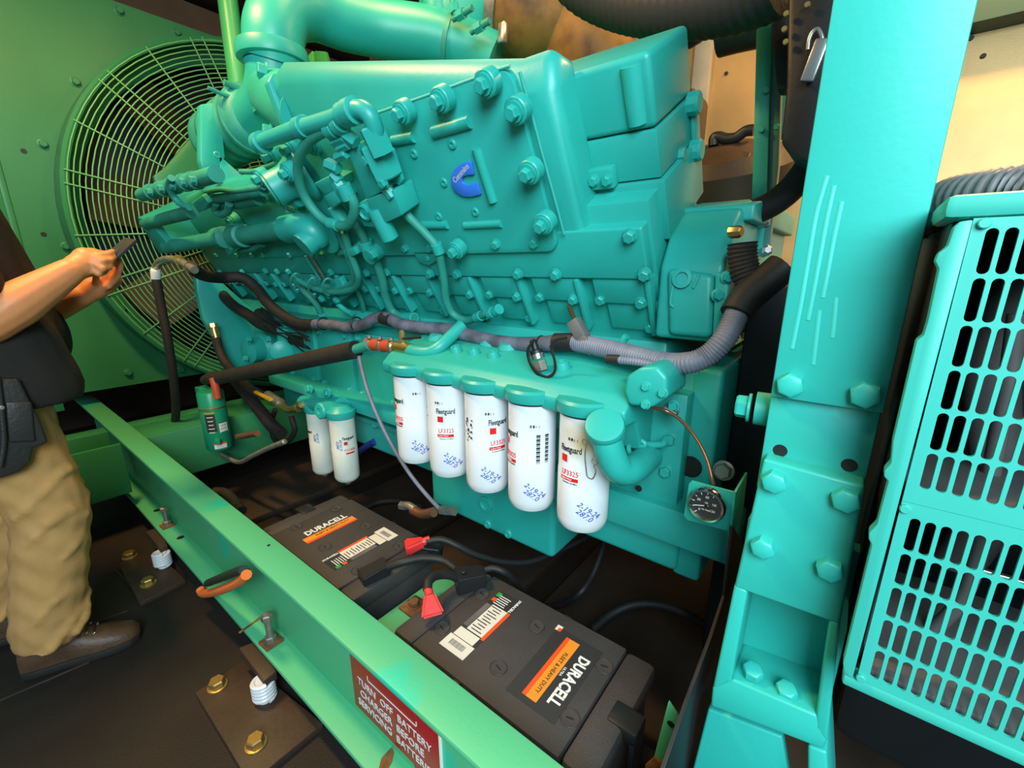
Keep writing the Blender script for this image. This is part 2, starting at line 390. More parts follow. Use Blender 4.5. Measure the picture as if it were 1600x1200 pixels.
# red warning sign on the rail web
sg = thing('warning_sign', 'red engraved plate with white lettering fixed to the rail web', 'sign', (-.9, YF-.02, .2))
ys = YF-.0185
sA, sB = PY(549, 1025, ys), PY(690, 1180, ys)
x0, x1, zt = sA.x, sB.x, ZT-.02
zb = PY(552, 1093, ys).z
box('plate', (x0, ys-.004, zb), (x1, ys+.002, zt), REDS, sg, .0008)
W = x1-x0; H = zt-zb
zv = PY(549, 1025, ys).z; VH = zv-zb
for k, s in enumerate(('TURN  OFF  BATTERY', 'CHARGER  BEFORE', 'SERVICING  BATTERIES')):
    put(text_bm(s, VH*.20, 0, .0002), ((x0+x1)/2+W*(.0, -.03, .0)[k], ys-.0046, zb+VH*(.66, .43, .20)[k]), (1, 0, 0), (0, 0, 1), WTXT, 'lettering', sg, sx=.92)
box('border_line', (x0+W*.22, ys-.005, zb+VH*.84), (x0+W*.78, ys-.0042, zb+VH*.86), WTXT, sg, 0)
box('border_tick', (x0+W*.22, ys-.005, zb+VH*.84), (x0+W*.227, ys-.0042, zb+VH*.94), WTXT, sg, 0)
box('border_tick', (x0+W*.773, ys-.005, zb+VH*.84), (x0+W*.78, ys-.0042, zb+VH*.94), WTXT, sg, 0)
box('edge', (x1-.002, ys-.0042, zb), (x1+.0008, ys+.002, zt), WTXT, sg, 0)
# ================================================================== radiator with fan shroud and guard
XR = -3.3; FC = Vector((XR, 1.52, 1.2+.24)); FR = 1.06
rad = thing('radiator', 'tall green radiator panel with a round fan opening behind the engine', 'radiator', (XR, 1.5, .5))
bm = bmesh.new(); K = 96
y0r, y1r, z0r, z1r = .30, 2.75, .53, 2.535
def sq(a):
    c, s = math.cos(a), math.sin(a); t = 1e9
    if c > 1e-6: t = min(t, (y1r-FC.y)/c)
    if c < -1e-6: t = min(t, (y0r-FC.y)/c)
    if s > 1e-6: t = min(t, (z1r-FC.z)/s)
    if s < -1e-6: t = min(t, (z0r-FC.z)/s)
    return Vector((XR, FC.y+c*t, FC.z+s*t))
angs = sorted([2*PI*i/K for i in range(K)] + [math.atan2(z-FC.z, y-FC.y) % (2*PI) for y in (y0r, y1r) for z in (z0r, z1r)])
RH = 1.03
inn = [bm.verts.new((XR, FC.y+RH*math.cos(a), FC.z+RH*math.sin(a))) for a in angs]; out = [bm.verts.new(sq(a)) for a in angs]
inb = [bm.verts.new(v.co+Vector((-.02, 0, 0))) for v in inn]; outb = [bm.verts.new(v.co+Vector((-.02, 0, 0))) for v in out]
for i in range(len(angs)):
    j = (i+1) % len(angs)
    bm.faces.new((inn[i], inn[j], out[j], out[i])); bm.faces.new((inb[i], outb[i], outb[j], inb[j]))
    bm.faces.new((out[i], out[j], outb[j], outb[i])); bm.faces.new((inn[i], inb[i], inb[j], inn[j]))
finish('shroud_panel', bm, GREEN, rad)
box('side_panel', (XR-.02, -.9, .45), (XR+.004, y0r-.006, 2.8), GREEN, rad, .003)
box('panel_edge', (XR-.01, y0r-.02, .5), (XR+.012, y0r+.004, 2.6), GREEN, rad, .003)
bm = bmesh.new()
prof = [(FR-.09, -.02), (FR, .0), (FR+.005, .02), (FR+.002, .165), (FR-.012, .175), (FR-.03, .17), (FR-.03, .0), (FR-.10, -.03)]
rings = [[bm.verts.new((FC.x+h, FC.y+r*math.cos(2*PI*i/K), FC.z+r*math.sin(2*PI*i/K))) for i in range(K)] for r, h in prof]
for q in range(len(rings)):
    A, B = rings[q], rings[(q+1) % len(rings)]
    for i in range(K): bm.faces.new((A[i], A[(i+1) % K], B[(i+1) % K], B[i]))
finish('shroud_ring', bm, GREEN, rad)
box('core', (XR-.38, .3, .55), (XR-.24, 2.75, 2.5), BGREY, rad)
for x, y in ((118, 128), (67, 225), (103, 385), (190, 482), (200, 582), (283, 578), (186, 17), (276, 51)):
    bolt(PX(x, y, XR+.002), (1, 0, 0), .034, GREEN, rad, 'hex')
for x, y in ((37, 236), (68, 366)): lathe('panel_hole', [(.011, 0), (.011, .003)], PX(x, y, XR), (1, 0, 0), INK, rad, 12)
XG = XR+.172
gd = thing('fan_guard', 'round wire fan guard of concentric green rings on the radiator', 'fan guard', (XG, FC.y, FC.z-FR))
WIRE = mat('guard_wire', (.16, .46, .18), .35)
def ringpts(r): 
    k = 72; return [Vector((XG, FC.y+r*math.cos(2*PI*i/k), FC.z+r*math.sin(2*PI*i/k))) for i in range(k)]
nr = 35
for i in range(nr):
    bm = bmesh.new(); sweep(bm, ringpts(FR-.022-i*.0222), .0034, 5, closed=True); finish('ring_wire', bm, WIRE, gd, ang=90)
for i in range(24):
    a = 2*PI*i/24+.085
    d = Vector((0, math.cos(a), math.sin(a))); s = Vector((0, -d.z, d.y))
    for off in ((-.032, .032) if i % 2 else (0,)):
        bm = bmesh.new(); c0 = Vector((XG+.006, FC.y, FC.z))
        sweep(bm, [c0+d*.28+s*off, c0+d*(FR-.01)+s*off], .0040, 6); finish('spoke_wire', bm, WIRE, gd, ang=90)
fan = thing('cooling_fan', 'dark bladed cooling fan behind the wire guard', 'fan', (XR, FC.y, FC.z))
FANM = mat('fan_brown', (.035, .024, .018), .6, var=.3)
lathe('hub', [(.02, -.06), (.22, -.06), (.24, 0), (.24, .08), (.05, .1)], FC+Vector((-.05, 0, 0)), (1, 0, 0), FANM, fan, 28)
for i in range(9):
    a = 2*PI*i/9+.2; d = Vector((0, math.cos(a), math.sin(a))); s = Vector((0, -d.z, d.y)); X = Vector((1, 0, 0)); bm = bmesh.new()
    rows = []
    for r, w, tw in ((.22, .10, .75), (.5, .14, .6), (.75, .16, .5), (.93, .15, .42)):
        c = FC+d*r+X*-.05; e = s*math.cos(tw)+X*math.sin(tw); nn = e.cross(d)
        rows.append([bm.verts.new(c+e*(w*q)+nn*t) for q, t in ((-1, 0), (0, .02), (1, 0), (0, .008))])
    for A, B in zip(rows, rows[1:]):
        for j in range(4): bm.faces.new((A[j], A[(j+1) % 4], B[(j+1) % 4], B[j]))
    bm.faces.new(rows[0][::-1]); bm.faces.new(rows[-1]); finish('blade', bm, FANM, fan)
# ================================================================== diesel engine
eng = thing('diesel_engine', 'large teal painted diesel engine filling the middle of the enclosure', 'engine', (-1.6, 1.5, .4))
ENGL = -2.42                                   # left end in bank u
# crankcase
blk = box('engine_block', (-2.95, 1.085, .58), (-.36, 2.0, 1.02), TEAL, eng, .01)
def xprof(name, prof, xa, xb, m, parent, bevel=.006, seg=3):
    return prism(name, [(xa, y, z) for y, z in prof], (xb-xa, 0, 0), m, parent, bevel, seg)
# lean-in bank body under the covers
uvbox('bank_body', ENGL, .22, -.70, -.30, -.335, -.034, TEAL, eng, .004)
xprof('far_bank', [(1.6, 1.0), (1.75, 1.55), (2.2, 1.65), (2.25, 1.2), (2.0, .95)], -2.9, -.95, TEAL, eng, .02)
box('valley_cover', (-2.8, 1.25, 1.0), (-.95, 1.8, 1.42), TEAL, eng, .02)
# aftercooler flange, boxes and cover plates
fl = uvbox('aftercooler_flange', ENGL+.1, .212, -.472, -.344, -.11, -.002, TEAL, eng, .006, 3)
def aftercooler(u0, u1, parent, h0, h1, d):
    # wedge box behind the cover plate, taller at the left end, rounded shoulders
    bm = bmesh.new(); sec = []
    for u, h in ((u0, h0), (u0+.05, h0+.01), (u1-.055, h1), (u1+.030, h1)):
        sec.append((u, h))
    cols = []
    for k, (u, h) in enumerate(sec):
        pr = [(-.40, -d), (-.40, -.006), (min(-.02, h-.06), -.006), (h-.045, -.016), (h-.014, -.03), (h, -.06), (h-.03, -d)]
        cols.append([bm.verts.new(bq(u, v, n)) for v, n in pr])
    for A, B in zip(cols, cols[1:]):
        for j in range(len(A)): bm.faces.new((A[j], A[(j+1) % len(A)], B[(j+1) % len(A)], B[j]))
    bm.faces.new(cols[0][::-1]); bm.faces.new(cols[-1])
    bmesh.ops.recalc_face_normals(bm, faces=bm.faces)
    es = [e for e in bm.edges if all(v in cols[-1] for v in e.verts)]
    bmesh.ops.bevel(bm, geom=es, offset=.028, segments=5, affect='EDGES', profile=.5)
    return finish('aftercooler_box', bm, TEAL, parent, ang=50)
aftercooler(-.84, .045, eng, .165, -.002, .115)
aftercooler(-2.25, -1.12, eng, -.06, -.06, .20)
def rrect(u0, u1, v0, v1, r, n, chamf=0):
    out = []
    for (cu, cv, a0) in ((u1-r, v0+r, -PI/2), (u1-r, v1-r, 0), (u0+r, v1-r, PI/2), (u0+r, v0+r, PI)):
        for k in range(5): a = a0+k*PI/8; out.append(bq(cu+r*math.cos(a), cv+r*math.sin(a), n))
    return out
cv = prism('cover_plate', rrect(-1.0, 0, -.388, 0, .03, .012), BN*-.02, TEAL, eng, .003)
cv2 = prism('cover_plate', rrect(-2.23, -1.14, -.388, -.09, .03, .004), BN*-.02, TEAL, eng, .003)
NB = .012
tube('edge_bead', [BK(x, y, .010) for x, y in ((540, 194), (660, 152), (770, 112), (797, 103))], .0035, TEALG, cv, 8)
tube('edge_bead', [BK(x, y, .010) for x, y in ((812, 112), (826, 160), (850, 250), (872, 330), (881, 366))], .0032, TEALG, cv, 8)
for x, y in ((767, 126), (696, 152), (636, 172), (814, 168), (834, 264), (855, 344), (718, 386)):
    bolt(BK(x, y, NB+.012), BN, .042, TEAL, cv, 'boss')
for x, y in ((776, 381), (836, 379), (634, 387), (672, 387)): bolt(BK(x, y, NB), BN, .024, TEAL, cv, 'hex')
for x, y in ((707, 225), (647, 240), (694, 285), (640, 296), (686, 338), (743, 331), (690, 175)):
    bolt(BK(x, y, NB), BN, .024, TEAL, cv, 'dimple', 'dimple')
def rib(px, r, parent=cv, n=NB): tube('raised_rib', [BK(x, y, n) for x, y in px], r, TEAL, parent, 10, 1)
rib(((745, 232), (771, 315)), .0125); rib(((678, 207), (735, 190)), .014); rib(((727, 352), (784, 349)), .0105)
rib(((615, 220), (647, 214)), .013); rib(((660, 352), (700, 351)), .012)
for x, y in ((371, 342), (468, 326), (430, 300), (600, 300)): bolt(BK(x, y, .01), BN, .05, TEAL, cv2, 'boss')
for x in (340, 372, 395, 412, 454, 505): bolt(BK(x, 398, .0), BN, .026, TEAL, fl, 'hex')
for x, y in ((416, 423), (434, 424), (452, 424), (518, 425), (573, 426), (605, 425), (673, 427), (715, 427), (810, 427), (869, 428), (1008, 428), (985, 368), (380, 424), (345, 424)):
    bolt(BK(x, y, .002), BN, .027, TEAL, fl, 'hex')
bprism('lifting_pad', ((645, 393), (690, 393), (688, 404), (670, 415), (655, 411)), .012, 0, TEAL, fl, .002)
bolt(BK(668, 404, .012), BN, .018, TEAL, fl, 'dimple', 'dimple')
# emblem: blue C with the maker's word along its slanted arm
em = thing('engine_emblem', 'blue letter-C shaped maker emblem on the cover plate', 'emblem', BK(728, 281, NB))
cpx = ((737, 254), (722, 258), (711, 264), (705, 273), (704, 284), (708, 296), (716, 304), (726, 308), (751, 304), (748, 286), (731, 290), (724, 286), (722, 280), (727, 275), (741, 273), (739, 262))
cpx = ((736, 253), (726, 254), (717, 258), (710, 264), (705, 272), (704, 281), (705, 290), (709, 298), (716, 304), (724, 307.5), (735, 308), (751, 304), (748, 295), (745, 286), (733, 290), (727, 289), (722, 285.5), (721, 280), (723.5, 276), (729, 274), (740, 273), (738, 263))
bprism('emblem_plate', cpx, NB+.008, NB+.001, BLUEE, em, .0015)
a, b = BK(708, 285, NB+.0085), BK(732, 257, NB+.0085); ax = (b-a).normalized()
put(text_bm('Cummins', .0185, 0, .0004), (a+b)/2, ax, BN.cross(ax), mat('emblem_silver', (.55, .5, .62), .4), 'lettering', em)
# side covers between the flange and crankcase: one pair of steps per cylinder
p_u = .188
for i in range(14):
    ur = .212-i*p_u
    if ur-p_u < ENGL: break
    t = uvbox('side_cover', ur-.150, ur-.002, -.545, -.474, -.10, -.008, TEAL, eng, .004)
    t2 = uvbox('side_cover', ur-.128, ur-.002+.02*(i == 0), -.63, -.545, -.10, -.018, TEAL, eng, .004)
    uvbox('cover_rib', ur-.012, ur+.0015, -.632, -.474, -.08, .0, TEAL, t, .003)
    for u, v, nn in ((ur-.138, -.535, -.012), (ur-.028, -.535, -.006), (ur-.018, -.615, -.018)):
        bolt(bq(u, v, nn), BN, .026, TEAL, t, 'hex')
# rear cylinder head and rocker cover
uvbox('rocker_cover', -.30, .226, -.184, -.055, -.325, -.10, TEAL, eng, .012, 4)
uvbox('rocker_housing', -.30, .226, -.282, -.187, -.330, -.10, TEAL, eng, .004)
uvbox('cylinder_head', -.30, .236, -.42, -.285, -.345, -.092, TEAL, eng, .005)
uvbox('head_lug', .05, .13, -.283, -.238, -.10, -.072, TEAL, eng, .004)
uvbox('head_lug', .05, .125, -.345, -.295, -.10, -.074, TEAL, eng, .004)
uvbox('head_lug', .226, .236, -.30, -.20, -.34, -.30, TEAL, eng, .003)
tube('cover_boss', [bq(.188, -.07, -.106), bq(.188, -.172, -.106)], .021, TEAL, eng, 14, 1)
for u, v, nn in ((.085, -.26, -.072), (.118, -.262, -.07), (.09, -.32, -.074)): bolt(bq(u, v, nn), BN, .022, TEAL, eng, 'hex')
for v in (-.20, -.30): bolt(bq(.228, v, -.30), (1, 0, 0), .05, TEAL, eng, 'cap')
bolt(bq(.22, -.28, -.22), BX, .032, TEAL, eng, 'hex')
# flywheel housing
prof = [(1.02, 1.04), (1.02, 1.20), (1.06, 1.27), (1.15, 1.335), (1.26, 1.36), (1.8, 1.36), (1.8, 1.0)]
xprof('flywheel_housing', prof, -.372, -.235, TEAL, eng, .012, 3)
prof = [(1.14, 1.335), (1.30, 1.362), (1.8, 1.362), (1.8, 1.30), (1.14, 1.30)]
xprof('housing_top_plate', prof, -.40, -.215, TEAL, eng, .006, 3)
for y, r in ((1.42, .026), (1.33, .012), (1.55, .014)): lathe('lift_hole', [(r, 0), (r, .002)], (-.30, y, 1.3625), (0, 0, 1), INK, eng, 18)
hc = yprism('housing_cover', ((1041, 419), (1116, 429), (1111, 530), (1043, 524)), 1.0, 1.3, TEAL, eng, .014, 4)
sp = yprism('starter_cap', ((1117, 425), (1142, 430), (1131, 527), (1112, 531)), .995, 1.3, TEAL, eng, .006, 3)
for x, y in ((1136, 433), (1125, 520), (1121, 461)): bolt(PY(x, y, .995), (.6, -.8, 0), .022, TEAL, sp, 'hex')
lathe('plug_ring', [(.021, 0), (.021, .004), (.013, .005), (.013, -.002)], PY(1066, 435, .998), (0, -1, .15), TEAL, hc, 18)
tube('paint_run', [PY(x, y, .999) for x, y in ((1052, 447), (1049, 462), (1048, 475), (1053, 480))], .003, TEALG, hc, 6)
tube('paint_run', [PY(x, y, .999) for x, y in ((1092, 430), (1088, 440), (1083, 450))], .0035, TEALG, hc, 6)
# crankcase lower side, cover plates, pan
def bwall(name, px, y1, y0, parent=eng, bev=.004): return yprism(name, px, y1, y0, TEAL, parent, bev)
zc = 1.2
box('lower_skirt', (-2.3, 1.005, .50), (-.26, 1.10, .98), TEAL, eng, .008)
for i, x in enumerate((-2.15, -1.86, -1.57, -1.28)):
    t = box('inspection_cover', (x, .985, .68), (x+.26, 1.01, .95), TEAL, eng, .006)
    for dx, dz in ((.03, .02), (.23, .02), (.03, .25), (.23, .25)): bolt((x+dx, .985, .68+dz), (0, -1, 0), .024, TEAL, t, 'hex')
pl = box('rear_side_plate', (-.50, .955, .66), (-.262, 1.01, .93), TEAL, eng, .004)
for x, y in ((1047, 686), (1041, 736), (1051, 636)): bolt(PY(x, y, .955), (0, -1, 0), .026, TEAL, pl, 'hex')
box('ledge', (-2.2, .90, .655), (-1.20, 1.02, .70), TEAL, eng, .006)
led = box('mount_bar', (-.62, .93, .575), (-.13, 1.05, .665), TEAL, eng, .006)
lathe('bar_hole', [(.008, 0), (.008, .002)], PY(998, 763, .93), (0, -1, 0), INK, led, 12)
pan = box('oil_pan', (-1.95, .985, .465), (-.255, 1.9, .60), TEAL, eng, .016, 4)
box('pan_flange', (-1.97, .965, .585), (-.24, 1.92, .605), TEAL, eng, .004)
sump = box('deep_sump', (-1.13, .965, .355), (-.60, 1.7, .585), TEAL, eng, .018, 4)
lathe('drain_plug', [(.026, 0), (.026, .008), (.02, .009), (.018, .002)], PY(760, 787, .965), (0, -1, 0), TEAL, sump, 20)
for x, y in ((762, 819), (794, 834)): bolt(PY(x, y, .965), (0, -1, 0), .03, TEAL, sump, 'dimple', 'plug')
for i in range(8): bolt((-1.85+i*.2, .968, .59), (0, -1, 0), .02, TEAL, pan, 'hex')
box('bell_bottom', (-.27, 1.0, .45), (-.205, 1.9, .985), TEAL, eng, .012, 4)
lathe('bell_hole', [(.026, 0), (.026, .002)], PY(1079, 729, .998), (0, -1, 0), INK, eng, 20)
# filter head casting
prof = [(.795, .905), (.795, .918), (.825, .943), (.88, .962), (.97, .986), (1.06, .995), (1.06, .80), (.90, .80), (.86, .88), (.80, .885)]
fh = xprof('filter_head', prof, -1.13, -.335, TEAL, eng, .012, 3)
FX = [-.44-.147*i for i in range(5)]; FY = .832; FZT, FZB, FRAD = .893, .612, .0595
for i, x in enumerate(FX):
    lathe('filter_cap', [(.05, .0), (.066, .0), (.068, .004), (.068, .024), (.062, .03), (.03, .032)], (x, FY, FZT+.003), (0, 0, 1), TEAL, fh, 32)
for x, y, s in ((713, 549, .022), (741, 552, .022), (771, 557, .022), (879, 574, .024)):
    p = onp(x, y, (0, .88, .962), Vector((0, -.26, .966)))
    lathe('plug_boss', [(s*.95, -.02), (s*.72, .010), (s*.62, .016), (s*.45, .016), (s*.45, .011), (.003, .011)], p, (0, -.26, .966), TEAL, fh, 18)
for x, y in ((766, 534), (795, 541), (683, 527)):
    p = onp(x, y, (0, .97, .99), Vector((0, -.26, .966)))
    lathe('round_boss', [(.034, -.04), (.032, .0), (.022, .012), (.01, .013)], p, (0, -.26, .966), TEAL, fh, 20)
oct_ = ((978, 588), (1000, 574), (1026, 572), (1042, 590), (1042, 622), (1018, 638), (982, 634), (974, 612))
ce = yprism('end_cover', oct_, .80, .92, TEAL, eng, .008, 3)
for x, y in ((1010, 604), (1009, 632), (1036, 614)): bolt(PY(x, y, .80), (0, -1, 0), .016, TEAL, ce, 'hex')
# oil filler neck at the rear
fn = thing('oil_filler', 'teal oil filler neck with a round cap beside the rear filter', 'filler neck', PY(965, 740, .86))
tube('neck', [PY(x, y, Y) for x, y, Y in ((946, 672, .755), (952, 702, .758), (966, 732, .775), (988, 733, .82), (1015, 712, .93))], .030, TEAL, fn, 18)
p = PY(945, 668, .752); ax = Vector((.18, -.62, .76)).normalized()
lathe('collar', [(.032, -.03), (.038, -.026), (.038, -.002)], p, ax, TEAL, fn, 24)
lathe('cap', [(.039, -.002), (.040, .004), (.037, .012), (.03, .0135), (.003, .0135)], p, ax, TEAL, fn, 28)
tube('dipstick_loop', [PY(x, y, .90) for x, y in ((985, 712), (982, 698), (990, 690), (1000, 688), (1008, 694), (1000, 700))], .006, TEAL, fn, 10)
tube('dipstick_tube', [PY(x, y, .92) for x, y in ((1003, 694), (1020, 695), (1035, 694), (1040, 688))], .008, TEAL, fn, 10)
ch = [PY(x-3, y, .745) for x, y in ((919, 693), (917, 712), (919, 735), (921, 745), (929, 748), (934, 736), (931, 728), (936, 724))]
tube('chain', ch, .0016, STEELD, fn, 6, 3, ribs=None)
for x, y, r in ((917, 691, .006), (932, 721, .006)):
    bm = bmesh.new(); c = PY(x-3, y, .744); sweep(bm, [c+Vector((r*math.cos(k*PI/8), 0, r*math.sin(k*PI/8))) for k in range(16)], .0013, 6, True); finish('chain_ring', bm, STEELD, fn)
# gear cover at the front of the engine
gc = prism('gear_cover', [PX(x, y, -2.75) for x, y in ((305, 425), (330, 425), (380, 470), (440, 520), (455, 590), (360, 585), (345, 545), (318, 500), (308, 455))], (-.05, 0, 0), TEAL, eng, .01)
prism('front_bracket', [BK(x, y, .16) for x, y in ((215, 340), (232, 345), (270, 392), (250, 397), (238, 380), (218, 350))], BN*-.25, TEAL, eng, .004)
prism('belt_guard', [PX(x, y, -2.95) for x, y in ((240, 275), (258, 262), (318, 192), (332, 200), (340, 300), (248, 300))], (-.03, 0, 0), GREEN, eng, .004)
# accessory drive (water pump / fuel pump) low at the front
acc = thing('accessory_pump', 'teal accessory pump behind the black insulated pipe', 'pump', PY(420, 560, 1.05))
lathe('pump_body', [(.05, -.10), (.085, -.09), (.085, -.02), (.065, .0), (.065, .06), (.03, .07)], PY(405, 545, 1.0), (.2, -1, 0), TEAL, acc, 24)
lathe('pump_cover', [(.045, 0), (.05, .02), (.03, .03)], PY(440, 548, .95), (1, -.4, 0), TEAL, acc, 18)
tube('pump_outlet', [PY(x, y, .97) for x, y in ((440, 545), (444, 530), (443, 512))], .03, TEAL, acc, 14)
tube('pump_inlet', [PY(x, y, .97) for x, y in ((425, 575), (440, 590), (445, 603))], .022, TEAL, acc, 14, ribs=(.012, .002))
for x, y in ((390, 530), (420, 530), (385, 560), (425, 565), (405, 572)): bolt(PY(x, y, .92), (.2, -1, 0), .026, TEAL, acc, 'hex')
# ================================================================== oil filters
def arcdir(x): # angle on a drum at X=x that faces the camera
    return math.atan2(-FY, -x)
FLAB = ['white oil filter nearest the filler neck, rightmost of the five', 'white oil filter with barcodes, second from the filler neck', 'white oil filter in the middle of the row of five',
        'white oil filter second from the left in the row of five', 'white oil filter leftmost in the row of five under the filter head']
ROT = [-.55, -1.05, .50, -.15, -1.05]; HROT = [.12, .02, .02, .02, .05]
for i, x in enumerate(FX):
    c = (x, FY); a0 = arcdir(x)
    t = thing('oil_filter', FLAB[i], 'oil filter', (x, FY, FZB), 'oil filters under the filter head')
    L = FZT-FZB
    lathe('canister', [(.02, 0), (.040, 0), (.052, .006), (.058, .018), (FRAD, .03), (FRAD, L*.52), (FRAD-.0008, L*.525), (FRAD-.0008, L-.004), (FRAD-.004, L)], (x, FY, FZB), (0, 0, 1), WHITE5 if i == 0 else WHITE, t, 48)
    lathe('seal_ring', [(FRAD-.002, L-.003), (FRAD+.001, L-.002), (FRAD+.001, L+.003)], (x, FY, FZB), (0, 0, 1), INK, t, 40)
    a = a0+ROT[i]; z = FZB
    bm = text_bm('Fleetguard', .0205, 0, .0003)
    for v in bm.verts: v.co.x *= .62
    wrap(bm, c, FRAD, a, z+L*.735, INK, 'brand_lettering', t)
    wrap(rect_bm(.0165, .0165, -.015), c, FRAD, a, z+L*.655, REDP, 'red_square', t)
    bm = text_bm('LF3325', .0175)
    for v in bm.verts: v.co.x *= .85
    wrap(bm, c, FRAD, a, z+L*.535, REDP, 'part_number', t)
    wrap(rect_bm(.046, .0085, -.002), c, FRAD, a, z+L*.485, REDP, 'red_bar', t)
    wrap(text_bm('Lube Filter', .0065), c, FRAD+.0005, a-.12, z+L*.485, WTXT, 'bar_lettering', t)
    wrap(text_bm('Cummins 3318853', .0050), c, FRAD, a, z+L*.452, INK, 'small_print', t)
    wrap(text_bm('0 8 :  :', .009, 0, .0004), c, FRAD, a0+(.1 if i in (0, 3) else .1)-(.55 if i in (0, 3) else 0), z+L*.82, INK, 'date_stamp', t)
    for k, s in enumerate(('2-19-24', '287.0')):
        bm = text_bm(s, .019, .25)
        R = Matrix.Rotation(-.62, 4, 'Z'); bmesh.ops.transform(bm, matrix=R, verts=bm.verts)
        bmesh.ops.translate(bm, verts=bm.verts, vec=(.004-.009*k, -.012*k, 0))
        wrap(bm, c, FRAD, a0+HROT[i]+.05, z+L*.235, BLUEI, 'handwriting', t)
    if i == 1:
        for b0 in (.25, .62):
            bm = bmesh.new()
            for q in range(22):
                h = .0010+.0012*((q*7) % 3); y0 = q*.0034-.037; w = .0095
                vv = [bm.verts.new((sx*w/2, y0+sy*h, .0003)) for sx, sy in ((-1, 0), (0, 0), (1, 0), (1, 1), (0, 1), (-1, 1))]
                bm.faces.new((vv[0], vv[1], vv[4], vv[5])); bm.faces.new((vv[1], vv[2], vv[3], vv[4]))
            o = wrap(bm, c, FRAD, a0+b0, z+L*.62, INK, 'barcode', t); o['kind'] = 'stuff'
    if i in (2, 4):
        bm = bmesh.new(); rnd = random.Random(i)
        for q in range(26):
            X0 = rnd.uniform(-.014, .014); Y0 = rnd.uniform(-.035, .035); s = rnd.uniform(.0012, .003)
            bm.faces.new([bm.verts.new((X0+dx*s, Y0+dy*s, .0003)) for dx, dy in ((-1, -1), (1, -1), (1, 1), (-1, 1))])
        o = wrap(bm, c, FRAD, a0+(.85 if i == 4 else -.95), z+L*.63, INK, 'instruction_pictograms', t); o['kind'] = 'stuff'
# ------------------------------------------------------------------ fuel filters, lower left
FF = [(518, 'white fuel filter with red lettering, front one of the pair', .845, .0475), (482, 'white fuel filter half hidden behind its twin', .90, .0475)]
ffh = thing('fuel_filter_manifold', 'teal two-outlet fuel filter head below the insulated pipe', 'filter head', PY(505, 650, .87))
for k, (xp, lbl, Y, R_) in enumerate(FF):
    T, B = PY(xp, 656 if k == 0 else 646, Y-.04), PY(xp, 748 if k == 0 else 735, Y-.04)
    c = (T.x, Y); L = T.z-B.z
    t = thing('fuel_filter', lbl, 'fuel filter', (c[0], Y, B.z), 'fuel filters under the fuel filter head')
    lathe('canister', [(.012, 0), (.036, 0), (.043, .006), (R_, .018), (R_, L*.55), (R_-.0008, L*.555), (R_-.0008, L-.003), (R_-.004, L)], (c[0], Y, B.z), (0, 0, 1), CREAM, t, 40)
    lathe('drain_valve', [(.008, -.022), (.013, -.018), (.013, -.008), (.009, .002)], (c[0], Y, B.z), (0, 0, 1), STEELD, t, 10)
    a0 = math.atan2(-Y, -c[0]); z = B.z; R = R_
    bm = text_bm('Fleetguard', .017, 0, .0003)
    for v in bm.verts: v.co.x *= .62
    wrap(bm, c, R, a0+(.35 if k == 0 else -1.2), z+L*.72, INK, 'brand_lettering', t)
    wrap(rect_bm(.013, .013, -.011), c, R, a0+(.35 if k == 0 else -1.2), z+L*.645, REDP, 'red_square', t)
    if k == 0:
        wrap(text_bm('FS1006', .015), c, R, a0+.42, z+L*.535, REDP, 'part_number', t)
        wrap(rect_bm(.034, .006, 0), c, R, a0+.42, z+L*.485, REDP, 'red_bar', t)
    for q, s in enumerate(('2-19-24', '287.0')):
        bm = text_bm(s, .014, .2); bmesh.ops.transform(bm, matrix=Matrix.Rotation(PI/2, 4, 'Z'), verts=bm.verts); bmesh.ops.translate(bm, verts=bm.verts, vec=(-.012*q, 0, 0))
        wrap(bm, c, R, a0-.25, z+L*.62, BLUEI, 'handwriting', t)
    lathe('filter_collar', [(.05, .002), (.052, .006), (.052, .028), (.04, .036), (.03, .05)], (c[0], Y, T.z), (0, 0, 1), TEAL, ffh, 28)
f0, f1 = PY(518, 636, .845), PY(470, 622, .93)
lathe('outlet_boss', [(.02, -.04), (.032, -.035), (.032, .03), (.026, .036), (.012, .036), (.01, .03)], PY(511, 640, .82), (.1, -1, .1), TEAL, ffh, 22)
tube('head_bridge', [PY(x, y, Y) for x, y, Y in ((475, 628, .90), (495, 632, .88), (515, 634, .87), (535, 632, .87))], .03, TEAL, ffh, 16)
for x, y in ((488, 612), (516, 618), (535, 640)):
    obox('head_lug', PY(x, y, .92), (1, 0, 0), (0, 1, 0), (0, 0, 1), (.05, .06, .05), TEAL, ffh, .008); bolt(PY(x-3, y-4, .885), (0, -1, .3), .032, TEAL, ffh, 'hex')
# ball valve and elbow feeding the fuel filters
bv = thing('ball_valve', 'steel ball valve with a yellow lever left of the fuel filters', 'valve', PY(430, 630, .86))
tube('valve_body', [PY(x, y, .86) for x, y in ((418, 617), (428, 624), (438, 630))], .022, STEELD, bv, 14)
tube('brass_elbow', [PY(x, y, .86) for x, y in ((436, 630), (444, 636), (453, 640), (462, 637), (472, 632))], .0165, BRASSF, bv, 14)
lathe('union_nut', [(.021, 0), (.021, .02)], PY(464, 636, .86), (1, 0, .1), BRASSF, bv, 6)
a, b = PY(399, 612, .835), PY(424, 625, .835)
obox('lever', (a+b)/2, b-a, (0, 1, 0), (b-a).cross(Vector((0, 1, 0))), ((b-a).length, .018, .012), YELLOW, bv, .003)
